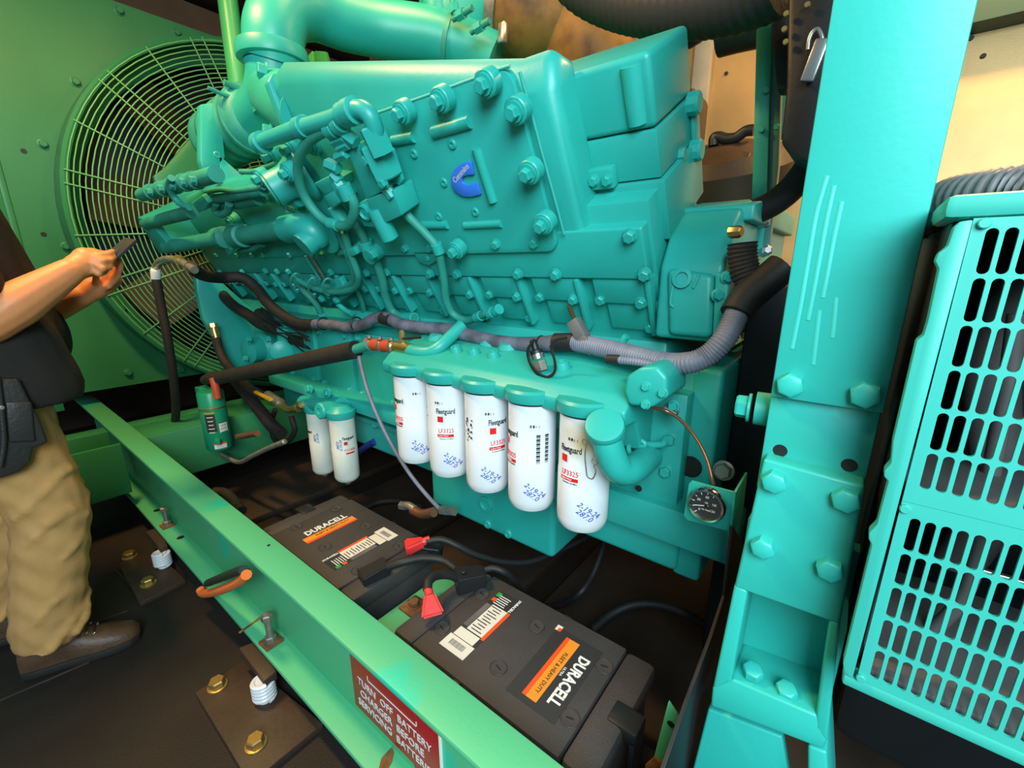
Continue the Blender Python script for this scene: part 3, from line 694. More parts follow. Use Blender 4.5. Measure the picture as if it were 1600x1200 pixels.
# ------------------------------------------------------------------ crossover pipe
cp = thing('crossover_pipe', 'thick glossy teal air crossover pipe arching over the engine', 'pipe', PY(425, 80, .96))
pipe = [PY(x, y, Y) for x, y, Y in ((428, 96, .96), (428, 70, .96), (430, 45, .97), (446, 18, 1.02), (487, 14, 1.13), (540, 33, 1.26), (600, 46, 1.40), (675, 57, 1.55), (735, 77, 1.66), (775, 96, 1.72))]
tube('pipe', pipe, .105, TEAL, cp, 32, 8)
lathe('pipe_collar', [(.108, .0), (.124, .004), (.128, .02), (.122, .05), (.105, .058)], PY(428, 100, .96), (0, 0, 1), TEAL, cp, 40)
tube('weld_seam', [PY(700, 66, 1.595)+Vector((0, 0, 0)), PY(707, 68, 1.606)], .107, TEALH, cp, 32, 1)
# inlet casting, bellows and side flange
ic = thing('inlet_casting', 'teal Y-shaped air inlet casting under the crossover pipe', 'casting', PY(415, 190, .97))
lathe('neck', [(.088, -.17), (.094, -.10), (.096, -.03), (.100, .002)], PY(427, 104, .96), (0, 0, 1), TEAL, ic, 32)
tube('casting_body', [PY(x, y, .96) for x, y in ((428, 110), (426, 135), (418, 160), (404, 178), (396, 186))], lambda i: .095, TEAL, ic, 28)
tube('box_inlet', [PY(430, 150, .95), bq(-.80, .03, -.07)], .095, TEAL, ic, 24, 1)
fl2 = prism('inlet_flange', [bq(-.835, v, n) for v, n in ((.15, -.01), (.165, -.04), (.14, -.12), (-.03, -.13), (-.06, -.03), (-.04, .02), (.03, .015))], (-.03, 0, 0), TEAL, ic, .006)
bolt(PY(416, 113, .85), (-.3, -.9, .1), .05, TEAL, ic, 'hex'); bolt(PY(424, 208, .84), (-.3, -.9, .1), .05, TEAL, ic, 'hex')
be = thing('bellows_hose', 'dusty ribbed teal bellows between the inlet casting and flange', 'bellows', PY(365, 215, .96))
BA, BB = PY(401, 184, .96), PY(340, 221, .97); d = (BB-BA); Lb = d.length
prof = [(.098, -.02)]
for k in range(5): prof += [(.112, Lb*(k/5)), (.130, Lb*(k/5+.05)), (.130, Lb*(k/5+.12)), (.112, Lb*(k/5+.17))]
prof += [(.10, Lb)]
lathe('ribs', prof, BA, d, TEALH, be, 36, 60)
lathe('band_clamp', [(.131, 0), (.134, .002), (.134, .02), (.131, .022)], BA+d*.04, d, TEALH, be, 36)
sf = thing('air_flange', 'square teal flange plate at the far end of the bellows', 'flange', PX(325, 215, -2.25))
prism('plate', [PX(x, y, -2.20) for x, y in ((313, 163), (331, 160), (345, 170), (352, 246), (342, 262), (318, 268), (313, 250))], (-.045, 0, 0), TEAL, sf, .006)
prism('lower_wing', [PX(x, y, -2.2) for x, y in ((340, 240), (398, 290), (402, 310), (355, 305), (345, 270))], (-.03, 0, 0), TEAL, sf, .004)
bolt(PX(339, 242, -2.2), (1, 0, 0), .028, TEAL, sf, 'dimple', 'dimple')
tube('sensor_stub', [PX(x, y, -2.1) for x, y in ((325, 137), (345, 146), (362, 152))], .008, TEALH, sf, 8, 1)
tube('sensor_stub', [PX(x, y, -2.1) for x, y in ((350, 128), (368, 136), (380, 143))], .012, TEALH, sf, 8, 1)
# green vertical pipe left of the crossover
hose_n = 0
def hose(name, label, cat, pts, r, m, group=None, seg=12, sub=6, ribs=None):
    return tag(tube(name, pts, r, m, None, seg, sub, ribs), label, cat, group)
hose('coolant_pipe', 'light green upright coolant pipe beside the fan guard', 'pipe', [PY(x, y, 1.15) for x, y in ((350, -40), (357, 10), (363, 60), (369, 105), (376, 165), (384, 215))], .044, LGREEN, seg=18)
t = thing('pipe_bracket', 'light green bracket standing behind the crossover pipe', 'bracket', PY(495, 95, 1.3))
prism('plate', [PY(x, y, 1.3) for x, y in ((470, 150), (482, 85), (488, 79), (492, 150))], (0, .02, 0), LGREEN, t, .003)
prism('plate', [PY(x, y, 1.45) for x, y in ((492, 150), (492, 79), (507, 80), (514, 105), (512, 150))], (0, .02, 0), LGREEN, t, .003)
# ------------------------------------------------------------------ turbocharger, exhaust wrap, far side
tb = thing('turbocharger', 'teal turbocharger compressor housing behind the engine top', 'turbocharger', PY(735, 40, 1.75))
lathe('compressor_housing', [(.08, -.16), (.20, -.14), (.235, -.05), (.235, .02), (.20, .09), (.17, .14), (.165, .19)], PY(738, 30, 1.78), (1, .05, .12), TEAL, tb, 40)
tube('volute', [PY(738, 30, 1.78)+Vector((-.02, math.cos(a)*.19, math.sin(a)*.19)) for a in [k*PI/8 for k in range(0, 15)]], .075, TEAL, tb, 18, 2)
for q in (((708, 30), (738, 12)), ((736, 50), (765, 32)), ((707, 0), (712, 25))):
    tube('oil_fitting', [PY(*q[0], 1.5), PY(*q[1], 1.5)], .012, TEALH, tb, 8, 1)
    a, b = PY(*q[0], 1.5), PY(*q[1], 1.5); lathe('fitting_nut', [(.02, 0), (.02, .035)], a+(b-a)*.25, b-a, TEAL, tb, 6)
ex = thing('exhaust_duct', 'heat stained brown wrapped exhaust bend with a steel band clamp', 'exhaust', PY(860, 60, 1.85))
tube('wrapped_bend', [PY(x, y, Y) for x, y, Y in ((785, 10, 1.80), (830, 20, 1.85), (880, 40, 1.95), (920, 80, 2.0), (950, 130, 2.05))], .19, WRAP, ex, 26)
tube('outer_bend', [PY(x, y, Y) for x, y, Y in ((800, -60, 1.9), (870, -20, 2.0), (930, 40, 2.1), (960, 110, 2.15))], .16, WRAP, ex, 24)
lathe('band_clamp', [(.192, 0), (.199, .002), (.199, .045), (.192, .047)], PY(784, 10, 1.80), PY(830, 20, 1.85)-PY(785, 10, 1.80), STEELD, ex, 40)
obox('clamp_bolt', PY(786, 52, 1.63), (.1, 0, 1), (1, 0, 0), (0, 1, 0), (.07, .035, .03), STEEL, ex, .006)
dk = thing('exhaust_manifold', 'rust brown exhaust pieces glimpsed under the crossover pipe', 'manifold', PY(640, 90, 1.9))
tube('elbow', [PY(x, y, 2.0) for x, y in ((590, 90), (625, 96), (670, 95), (720, 100))], .06, WRAP, dk, 16)
tube('elbow', [PY(x, y, 2.2) for x, y in ((660, 45), (680, 15), (700, -20))], .09, BROWN, dk, 18)
for k in range(3): lathe('ring', [(.065, 0), (.068, .003), (.068, .012), (.065, .014)], PY(597+k*8, 90, 1.99), (1, 0, 0), BROWN, dk, 24)
box('manifold_log', (-2.4, 2.15, 1.75), (-.7, 2.4, 1.95), BROWN, dk, .03)
# upper black corrugated hose and plain hose behind it
hose('intake_hose', 'fat black corrugated hose sagging across the top of the picture', 'hose', [PY(x, y, Y) for x, y, Y in ((872, -70, 1.25), (912, -28, 1.25), (965, -3, 1.25), (1030, 7, 1.22), (1100, 4, 1.2), (1165, -10, 1.18), (1230, -42, 1.15))], .070, mat('charcoal_hose', (.045, .036, .036), .55, bump=.2), seg=24, ribs=(.024, .0028))
hose('black_pipe_end', 'plain black pipe stub below the corrugated hose', 'pipe', [PY(x, y, 1.7) for x, y in ((1125, 48), (1160, 38), (1215, 25))], .072, BLACKP, seg=20)
hose('black_pipe_end', 'short black rubber bend tucked behind the rocker cover corner', 'pipe', [PY(x, y, 1.6) for x, y in ((1040, 30), (1075, 40), (1085, 30))], .06, BLACKP, seg=18)
fs = thing('far_casting', 'dark brown casting with a curved handle on the far side of the engine', 'casting', PY(1130, 280, 2.0))
lathe('dome', [(.26, -.10), (.26, .0), (.22, .05), (.10, .085), (.01, .09)], PY(1128, 262, 2.05), (0, -.35, 1), BROWN, fs, 30)
box('body', (-.72, 1.95, .9), (-.36, 2.5, 1.48), BGREY, fs, .02)
tube('handle', [PY(x, y, 1.98) for x, y in ((1115, 228), (1116, 216), (1124, 214), (1135, 217), (1150, 215), (1165, 205), (1178, 203))], .02, BLACKP, fs, 10)
for x, y in ((1108, 262), (1160, 257)): bolt(PY(x, y, 1.9), (0, -.6, .8), .06, BROWN, fs, 'hex')
# ================================================================== fuel block and small pipework on the bank
def bk(l, n): return [BK(x, y, n) for x, y in l]
fb = thing('fuel_manifold', 'angular teal fuel manifold block with fittings in front of the cover plate', 'fuel block', BK(580, 350, .05))
bprism('upper_block', ((541, 232), (566, 224), (604, 296), (572, 312)), .08, .014, TEAL, fb, .004)
bprism('side_block', ((566, 224), (588, 228), (614, 292), (604, 296)), .055, .014, TEAL, fb, .004)
bprism('lower_block', ((572, 312), (614, 297), (628, 337), (592, 354)), .09, .014, TEAL, fb, .005)
bprism('port_block', ((553, 322), (572, 312), (588, 356), (568, 354)), .072, .014, TEAL, fb, .004)
bprism('mount_sheet', ((603, 233), (612, 232), (629, 282), (624, 290), (611, 285), (604, 262)), .06, .05, TEAL, fb, .002)
lathe('hex_body', [(.036, -.05), (.040, -.046), (.040, .03), (.034, .036)], BK(593, 246, .075), BV, TEAL, fb, 6)
tube('hex_stub', bk(((593, 250), (601, 268)), .07), .026, TEAL, fb, 14, 1)
lathe('top_nut', [(.030, -.03), (.030, .03), (.025, .034)], BK(589, 220, .09), BV, TEAL, fb, 6)
lathe('plug', [(.026, -.05), (.026, .04), (.02, .045)], BK(600, 352, .08), -BV, TEAL, fb, 20)
lathe('port_ring', [(.024, -.01), (.024, .008), (.019, .01), (.014, .004), (.006, .006)], BK(571, 331, .074), BN, TEAL, fb, 20)
for a, b, r in (((512, 256), (528, 263), .02), ((527, 246), (541, 240), .016), ((520, 272), (530, 283), .019), ((526, 283), (537, 298), .022), ((595, 282), (606, 296), .019), ((604, 293), (614, 307), .017), ((522, 222), (540, 215), .018), ((540, 210), (556, 222), .02), ((545, 225), (530, 232), .015)):
    A, B = BK(*a, .085), BK(*b, .085); r *= .85; lathe('fitting', [(r, 0), (r, (B-A).length), (r*.8, (B-A).length+.003)], A, B-A, TEAL, fb, 6)
for x, y in ((574, 250), (600, 285)): bolt(BK(x, y, .10), BN, .024, TEAL, fb, 'hex')
TP = 'teal tubes and hoses on the near side of the engine'
def th(label, px, r, n, name='fuel_hose', cat='hose', m=TEALH, rings=(), endn=None):
    pts = [BK(x, y, n if len(q) == 0 else q[0]) for x, y, *q in px]
    t = thing(name, label, cat, pts[-1], TP)
    tube('tube', pts, r, m, t, 12)
    for x, y, dx, dy, w, rr in rings:
        A = BK(x, y, n); B = BK(x+dx, y+dy, n); d = (B-A).normalized()
        lathe('clamp', [(rr*.95, -w/2), (rr, -w/2+.001), (rr, w/2-.001), (rr*.95, w/2)], A, d, TEAL, t, 18)
    return t
th('long teal hose curling from the fuel block down to the side covers', ((606, 296), (622, 318), (640, 340), (662, 362), (682, 385), (689, 410), (694, 440), (697, 468), (707, 490), (727, 501), (745, 496), (760, 489)), .0125, .05,
   rings=((612, 304, 8, 11, .045, .017), (626, 322, 8, 10, .035, .016), (684, 388, 4, 10, .03, .017), (748, 495, 10, -4, .03, .016), (768, 489, 5, -2, .02, .017), (777, 485, 6, -4, .025, .016)))
th('teal hose looping left of the fuel block like a letter C', ((522, 200), (500, 208), (478, 226), (467, 250), (466, 275), (474, 303), (490, 328), (508, 345), (528, 353), (545, 350), (553, 335), (553, 318), (546, 303)), .0145, .09,
   rings=((519, 202, 6, -2, .03, .022), (531, 194, 3, -3, .025, .024), (522, 351, 8, 2, .04, .018), (541, 300, -4, -8, .04, .022)))
th('thick teal pipe with an elbow over the top of the fuel block', ((404, 224), (430, 214), (460, 203), (490, 195), (520, 186), (545, 176), (562, 171), (577, 180), (585, 198), (588, 216)), .021, .09, 'fuel_pipe', 'pipe', TEAL,
   rings=((408, 223, 8, -3, .03, .030), (472, 199, 8, -3, .035, .027), (541, 178, 8, -3, .03, .028), (550, 174, 8, -3, .03, .030)))
th('front one of two teal hoses bending left under the fuel block', ((538, 362), (545, 388), (553, 410), (560, 432), (556, 448), (540, 455), (515, 456), (490, 450), (470, 440), (460, 432)), .0125, .06)
th('rear one of two teal hoses bending left under the fuel block', ((528, 345), (533, 372), (542, 395), (550, 415), (553, 435), (545, 446), (520, 450), (495, 444), (478, 440)), .0125, .035)
th('teal hose dropping from the clamp to the grey harness', ((548, 340), (565, 365), (578, 395), (590, 415), (598, 440), (602, 462), (612, 485), (628, 495), (648, 497)), .015, .035,
   rings=((572, 383, 4, 10, .03, .024), (640, 497, 8, 0, .06, .021)))
th('short teal hose hanging among the clamps under the elbow housing', ((458, 432), (470, 450), (485, 465), (497, 480), (503, 497), (500, 510), (492, 522)), .014, .03,
   rings=((503, 492, 1, 6, .02, .018),))
th('thin teal hose running along the top of the grey harness', ((458, 490), (480, 488), (505, 484), (530, 490), (555, 495), (568, 488), (565, 470), (556, 450)), .010, .0)
cl = thing('hose_clamp', 'teal block clamp gripping two hoses at the cover bolts', 'clamp', BK(570, 395, .02), TP)
bprism('clamp_block', ((534, 393), (552, 387), (558, 398), (542, 405)), .07, .0, TEAL, cl, .004)
bprism('clamp_arm', ((525, 392), (580, 384), (582, 392), (528, 400)), .03, .0, TEAL, cl, .003)
lathe('standoff', [(.026, -.03), (.026, .05)], BK(592, 391, .01), BN, TEAL, cl, 18); bolt(BK(585, 396, .062), BN, .03, TEAL, cl)
for x, y in ((463, 442), (490, 449), (513, 450)):
    u = thing('u_clamp', {463: 'leftmost thin U-clamp holding the two teal hoses', 490: 'middle thin U-clamp holding the two teal hoses', 513: 'rightmost thin U-clamp holding the two teal hoses'}[x], 'clamp', BK(x, y, .03), 'thin U-clamps on the teal hoses')
    bm = bmesh.new(); sweep(bm, [BK(x+9*math.cos(a), y+13*math.sin(a)-2, .07-.02*math.cos(a)) for a in [k*PI/8 for k in range(3, 16)]], .004, 6); finish('loop', bm, TEALG, u)
    bolt(BK(x+2, y+12, .045), BN, .022, TEAL, u)
pb = thing('pipe_bracket', 'small teal angle bracket beside the U-clamps', 'bracket', BK(530, 465, .03))
bprism('plate', ((515, 440), (530, 435), (545, 463), (535, 468), (525, 478)), .045, .02, TEAL, pb, .002)
for x, y in ((504, 466), (527, 468)): bolt(BK(x, y, .05), BN, .028, TEAL, pb)
tube('fitting', bk(((528, 475), (540, 485), (550, 490)), .05), .012, TEAL, pb, 10)
# fuel rail pipes toward the front of the engine
fr = thing('water_manifold', 'teal coolant manifold tube with couplings and an elbow housing', 'manifold', BK(400, 380, .06))
tube('front_tube', [BK(262, 386, .15), BK(345, 372, .08)], .032, TEALH, fr, 18, 1)
tube('rear_tube', bk(((375, 369), (462, 356)), .06), .036, TEALH, fr, 18, 1)
for x, y in ((347, 372), (374, 369)):
    A, B = BK(x, y, .06), BK(x+10, y-1.6, .06); lathe('coupling', [(.04, -.05), (.048, -.045), (.048, .045), (.04, .05)], A, B-A, TEALH, fr, 24)
tube('elbow_housing', bk(((450, 358), (470, 355), (490, 362), (493, 372)), .06), .05, TEAL, fr, 22)
tube('elbow_outlet', [BK(497, 365, .05), BK(473, 385, .12)], .043, TEAL, fr, 24, 1)
lathe('outlet_flange', [(.072, -.012), (.075, -.008), (.075, .008), (.072, .012)], BK(506, 364, .03), BN, TEAL, fr, 26)
bprism('bracket_plate', ((345, 383), (368, 374), (376, 388), (357, 400)), .08, .05, TEAL, fr, .004)
bolt(BK(361, 387, .082), BN, .03, TEAL, fr, 'dimple', 'dimple')
tube('bracket_tail', bk(((375, 390), (395, 388), (410, 380)), .05), .016, TEALH, fr, 10)
for k, (x0, x1) in enumerate(((477, 500), (486, 508))): tube('thin_line', bk(((x0, 400), (x1, 437)), .02), .0065, STEELD if k else TEALH, fr, 8, 1)
f2 = thing('fuel_rail', 'dusty teal upper tube line with clips running to the front of the engine', 'pipe', BK(300, 300, .08))
tube('front_tube', bk(((228, 350), (265, 340), (300, 331)), .15), .026, TEALH, f2, 16, 1)
tube('clip_tube', bk(((222, 305), (250, 296), (285, 286), (318, 278), (338, 272)), .16), .026, TEALH, f2, 16)
for x, y in ((237, 300), (255, 295), (272, 290), (290, 285), (305, 282)):
    A, B = BK(x, y, .16), BK(x+10, y-2.8, .16); lathe('clip', [(.031, -.012), (.031, .012)], A, B-A, TEALH, f2, 16)
    bolt(BK(x, y, .186), BN+BV*.5, .028, TEALH, f2, 'hex')
tube('u_line', bk(((268, 278), (264, 288), (270, 305), (282, 318), (296, 324)), .19), .012, TEALH, f2, 10)
tube('joint', bk(((305, 318), (318, 312), (330, 305)), .09), .035, TEAL, f2, 16)
bprism('joint_block', ((297, 318), (315, 305), (326, 318), (318, 330), (304, 332)), .13, .05, TEAL, f2, .006)
tube('link_tube', bk(((325, 310), (350, 309), (380, 303), (412, 298)), .09), .018, TEALH, f2, 12)
tube('link_tube', bk(((322, 300), (345, 296), (365, 298), (395, 295), (412, 292)), .10), .010, TEALH, f2, 10)
tube('ring_tube', bk(((337, 318), (336, 328), (345, 335), (356, 330), (358, 318)), .10), .014, TEALH, f2, 10)
tube('lower_tube', bk(((342, 318), (375, 314), (405, 308)), .06), .028, TEALH, f2, 12)
ph = thing('thermostat_housing', 'teal flared cylindrical housing below the bellows', 'housing', BK(450, 290, .06))
A, B = BK(424, 297, .11), BK(478, 270, .0)
lathe('barrel', [(.045, 0), (.052, .004), (.052, (B-A).length*.45), (.068, (B-A).length*.75), (.088, (B-A).length*.9), (.088, (B-A).length)], A, B-A, TEAL, ph, 28)
lathe('end_cap', [(.035, -.008), (.046, -.006), (.046, .0)], A, B-A, TEALH, ph, 24)
tube('lower_lug', bk(((447, 305), (455, 312), (468, 312)), .05), .022, TEAL, ph, 12)
for x, y in ((415, 274), (458, 265)): bolt(BK(x, y, .08), BN, .045, TEAL, ph, 'boss')
for x, y in ((432, 240), (462, 228), (496, 222), (370, 345), (470, 323)): bolt(BK(x, y, .0), BN, .05, TEAL, cv2, 'boss')
tube('sensor_wire', bk(((376, 268), (395, 268), (415, 262), (432, 256)), .05), .009, TEALH, ph, 8)
sv = thing('shutoff_valve', 'square teal valve body with ports left of the fuel block', 'valve', BK(525, 310, .03))
bprism('body', ((490, 287), (510, 277), (528, 280), (530, 296), (508, 305)), .07, .0, TEAL, sv, .005)
bprism('cap', ((505, 307), (520, 300), (530, 318), (517, 326)), .09, .0, TEAL, sv, .005)
tube('outlet', bk(((522, 322), (530, 335), (540, 350)), .05), .024, TEAL, sv, 14)
# ================================================================== black hoses, harness, plumbing
hA = thing('drain_hose', 'black hose hanging from a pale elbow fitting at the engine front', 'hose', PY(268, 705, .78))
tube('elbow_fitting', [PY(x, y, .62) for x, y in ((244, 438), (243, 422), (248, 410), (260, 405), (275, 406), (290, 413), (304, 422))], .0145, STEELD, hA, 12)
tube('hose', [PY(x, y, .615) for x, y in ((244, 436), (252, 480), (262, 530), (271, 590), (275, 640), (270, 690), (268, 720))], .0185, BLACKH, hA, 14)
lathe('brass_nut', [(.019, 0), (.019, .04)], PY(278, 405, .62), PY(300, 420, .62)-PY(278, 405, .62), BRASSF, hA, 8)
lathe('pale_sleeve', [(.0185, 0), (.020, .05), (.017, .06)], PY(244, 440, .615), PY(243, 420, .615)-PY(244, 440, .615), WTXT, hA, 12)
hose('black_hose', 'thick black hose running from the brass nut along the engine side', 'hose', [PY(x, y, Y) for x, y, Y in ((298, 417, .62), (318, 430, .68), (345, 434, .78), (378, 434, .86), (400, 450, .9), (420, 475, .91), (445, 495, .93), (470, 506, .94), (492, 507, .94))], .024, BLACKH, 'black hoses at the engine front')
hose('black_hose', 'dusty black hose below the thick one, near the gear cover', 'hose', [PY(x, y, .96) for x, y in ((338, 446), (352, 465), (368, 480), (388, 492), (405, 505), (430, 515))], .027, BLACKH, 'black hoses at the engine front')
hose('black_hose', 'black hose dipping behind the accessory pump', 'hose', [PY(x, y, 1.0) for x, y in ((405, 490), (425, 505), (450, 525), (480, 535))], .03, BLACKH, 'black hoses at the engine front')
wl = thing('split_loom', 'frayed black loom wires glinting by the accessory pump', 'wiring', PY(450, 520, .93))
rnd = random.Random(3)
for k in range(7):
    tube('wire', [PY(410+q*18+rnd.uniform(-4, 4), 480+q*10+k*5+rnd.uniform(-4, 4), .93) for q in range(5)], .0035, BLACKP, wl, 6, 4)
har = thing('wiring_harness', 'grey wrapped wiring harness running the length of the engine', 'harness', PY(800, 540, .98))
tube('wrapped_section', [PY(x, y, Y) for x, y, Y in ((488, 506, .94), (515, 507, .95), (545, 511, .95), (570, 506, .95), (585, 498, .95), (605, 497, .95), (628, 507, .95), (665, 512, .96), (700, 515, .96), (740, 526, .96), (790, 536, .96), (840, 538, .95), (885, 533, .94))], .0205, GREYW, har, 14)
tube('black_tape', [PY(x, y, .948) for x, y in ((598, 497), (612, 501))], .022, BLACK, har, 14, 1)
tube('black_tape', [PY(x, y, .94) for x, y in ((868, 535), (898, 535))], .024, BLACK, har, 14, 1)
tube('corrugated_section', [PY(x, y, Y) for x, y, Y in ((893, 534, .94), (925, 540, .93), (960, 548, .92), (1000, 558, .91), (1040, 567, .90), (1075, 567, .89), (1105, 556, .90), (1130, 532, .91), (1145, 505, .93), (1155, 480, .95))], .0225, GREYC, har, 18, ribs=(.0062, .0025))
tube('black_sleeve', [PY(x, y, Y) for x, y, Y in ((1150, 492, .94), (1165, 468, .96), (1190, 445, .98), (1222, 418, 1.0))], .031, BLACK, har, 16)
tube('branch', [PY(x, y, .99) for x, y in ((1160, 380), (1160, 400), (1165, 425), (1178, 455))], .028, BLACKH, har, 16, ribs=(.008, .0025))
lathe('brass_gland', [(.012, 0), (.012, .02), (.009, .024)], PY(1141, 363, 1.0), (1, -.3, 0), BRASSF, har, 8)
for x, y in ((1112, 540),): pass
for x, y in ((505, 500), (557, 500), (845, 534)): 
    bm = bmesh.new(); c = PY(x, y+6, .95); sweep(bm, [c+Vector((0, math.cos(k*PI/8)*.025, math.sin(k*PI/8)*.025)) for k in range(16)], .003, 6, True); finish('cable_tie', bm, BLACKP, har)
tube('clip_bolt', [PY(x, y, .96) for x, y in ((970, 540), (975, 530), (980, 525))], .009, TEAL, har, 10)
# insulated pipe with silicone joint and teal bend
ip = thing('insulated_pipe', 'black foam insulated pipe slanting in front of the accessory pump', 'pipe', PY(450, 570, .80))
tube('foam_sleeve', [PY(x, y, Y) for x, y, Y in ((334, 592, .72), (385, 582, .75), (440, 571, .78), (500, 558, .81), (556, 546, .84))], .031, BLACKH, ip, 18)
tube('foam_end', [PY(x, y, .72) for x, y in ((322, 594), (334, 588), (345, 592))], .026, BLACKH, ip, 12)
tube('bare_tube', [PY(x, y, .84) for x, y in ((553, 547), (565, 543), (578, 539))], .017, TEALH, ip, 12, 1)
sj = thing('hose_joint', 'red silicone joint with steel band clamps and a small brass valve', 'valve', PY(610, 540, .85))
jp = [PY(x, y, .85) for x, y in ((575, 537), (590, 539), (608, 541), (625, 543), (642, 546))]
tube('silicone_sleeve', jp[:3], .0205, SILIC, sj, 16); tube('brass_valve', jp[2:], .0185, BRASSF, sj, 16)
for k in (0, 1, 2): 
    d = jp[k+1]-jp[k]; lathe('band_clamp', [(.022, 0), (.0225, .001), (.0225, .009), (.022, .010)], jp[k]+d*.35, d, STEEL, sj, 20)
    bolt(jp[k]+d*.45+Vector((0, -.01, .022)), (0, 0, 1), .015, STEELD, sj)
lathe('silicone_ring', [(.021, 0), (.021, .014)], jp[2], jp[3]-jp[2], SILIC, sj, 18)
lathe('valve_stem', [(.010, 0), (.010, .03), (.006, .04)], PY(629, 536, .85), (0, 0, 1), BRASSF, sj, 8)
tube('valve_lever', [PY(x, y, .845) for x, y in ((630, 529), (645, 528), (657, 527))], .004, INK, sj, 8, 1)
tag(tube('coolant_bend', [PY(x, y, Y) for x, y, Y in ((640, 547, .85), (655, 550, .85), (672, 550, .86), (688, 541, .88), (705, 525, .92), (722, 508, .96))], .019, TEAL, None, 16), 'smooth teal coolant tube bending up from the red joint', 'pipe')
# brass fitted hose near the gear cover
bh = thing('riser_hose', 'dark hose rising to a brass fitting in front of the gear cover', 'hose', PY(350, 590, .86))
tube('hose', [PY(x, y, .86) for x, y in ((337, 525), (343, 548), (352, 566), (368, 585), (388, 605), (410, 618))], .022, BLACKH, bh, 12)
tube('brass_end', [PY(x, y, .86) for x, y in ((333, 508), (335, 517), (338, 528)) ], .0205, BRASSF, bh, 12, 1)
lathe('brass_nut', [(.026, 0), (.026, .02)], PY(332, 506, .86), PY(338, 528, .86)-PY(332, 506, .86), BRASSF, bh, 8)
hose('heater_hose', 'red lined dark hose dropping into the green canister heater', 'hose', [PY(x, y, .70) for x, y in ((333, 590), (336, 602), (340, 622))], .017, SILIC)
hose('heater_hose', 'thick dark hose sloping down behind the canister heater', 'hose', [PY(x, y, .90) for x, y in ((365, 590), (385, 615), (405, 640), (425, 665), (440, 678))], .03, BLACKH)
hose('heater_hose', 'coiled dark hose looping under the yellow lever', 'hose', [PY(x, y, .95) for x, y in ((430, 640), (424, 660), (428, 685), (445, 692), (460, 675), (455, 650))], .013, BLACKH)
hose('heater_hose', 'reddish pipe stub on the right of the canister heater', 'pipe', [PY(x, y, .74) for x, y in ((372, 682), (385, 680), (402, 677))], .014, COPPER)
hose('flex_conduit', 'thin grey flexible conduit trailing from the canister heater', 'conduit', [PY(x, y, .72) for x, y in ((346, 710), (372, 722), (395, 712), (420, 700), (445, 690))], .011, STEELD, ribs=(.006, .0015))
hose('blue_hose', 'dark blue hose beside the front fuel filter', 'hose', [PY(x, y, .98) for x, y in ((545, 735), (552, 718), (566, 702), (585, 690))], .014, BLUEH)
hose('floor_cable', 'grey cable running down past the first oil filter to the floor', 'cable', [PY(x, y, Y) for x, y, Y in ((561, 556, .84), (566, 580, .84), (576, 615, .84), (592, 655, .84), (612, 695, .85), (640, 740, .87), (668, 775, .88), (692, 800, .88))], .0068, GREYC)
# canister block heater
hx, hy = PY(344, 700, .70).x, .70
ht = thing('block_heater', 'green canister coolant heater with labels hanging by the skid beam', 'heater', PY(344, 725, .70))
zt_, zb_ = PY(338, 628, .65).z, PY(352, 722, .65).z
lathe('canister', [(.03, 0), (.052, .004), (.056, .012), (.056, zt_-zb_-.01), (.05, zt_-zb_), (.02, zt_-zb_+.004)], (hx, hy, zb_), (0, 0, 1), CANG, ht, 32)
lathe('strap', [(.057, 0), (.059, .001), (.059, .008), (.057, .009)], (hx, hy, zb_+(zt_-zb_)*.72), (0, 0, 1), BRASSF, ht, 32)
box('bracket', (hx-.14, hy-.02, zb_+(zt_-zb_)*.45), (hx-.05, hy+.03, zt_), CANG, ht, .004)
lathe('outlet_nut', [(.014, 0), (.014, .03), (.01, .04)], (hx+.05, hy-.02, zb_+.06), (1, -.3, 0), CANG, ht, 8)
aa = math.atan2(-hy, -hx); HL = zt_-zb_
wrap(rect_bm(.042, .085), (hx, hy), .056, aa-.35, zb_+HL*.50, LBLK, 'black_label', ht)
wrap(rect_bm(.042, .005), (hx, hy), .0564, aa-.35, zb_+HL*.67, ORANGE, 'label_stripe', ht)
for q in range(5): wrap(rect_bm(.026-.003*(q % 3), .004), (hx, hy), .0565, aa-.35, zb_+HL*(.60-.065*q), PAPER, 'label_text_line', ht)
wrap(rect_bm(.040, .045), (hx, hy), .056, aa+.55, zb_+HL*.40, PAPER, 'white_label', ht)
for q in range(4): wrap(rect_bm(.030-.004*(q % 2), .002), (hx, hy), .0565, aa+.55, zb_+HL*(.49-.055*q), INK, 'label_text_line', ht)
wrap(rect_bm(.052, .028), (hx, hy), .056, aa+.08, zb_+HL*.10, PAPER, 'caution_label', ht)
wrap(rect_bm(.052, .009), (hx, hy), .0564, aa+.08, zb_+HL*.14, REDO, 'caution_stripe', ht)
# oil pressure sender on the filter head and grey connector
sn = thing('pressure_sender', 'black pressure sender with a looped wire on the filter head', 'sensor', PY(842, 570, .87))
A, B = PY(846, 576, .86), PY(832, 530, .86); d = (B-A); L = d.length
lathe('hex_base', [(.017, -.012), (.017, .012)], A+d*.1, d, STEELD, sn, 6)
lathe('steel_band', [(.0165, .018), (.0165, .03)], A+d*.1, d, STEEL, sn, 16)
lathe('body', [(.0155, .026), (.0165, .04), (.0150, L*.62), (.009, L*.65), (.009, L*.95), (.005, L)], A, d, BLACKP, sn, 18)
tube('wire', [PY(x, y, .84) for x, y in ((834, 532), (826, 545), (828, 565), (840, 582), (855, 589), (866, 582), (867, 565), (862, 545), (868, 532), (885, 528))], .0035, INK, sn, 6)
tube('wire', [PY(x, y, .845) for x, y in ((833, 533), (824, 548), (829, 570), (842, 586), (858, 588), (868, 576), (865, 555), (860, 540))], .003, INK, sn, 6)
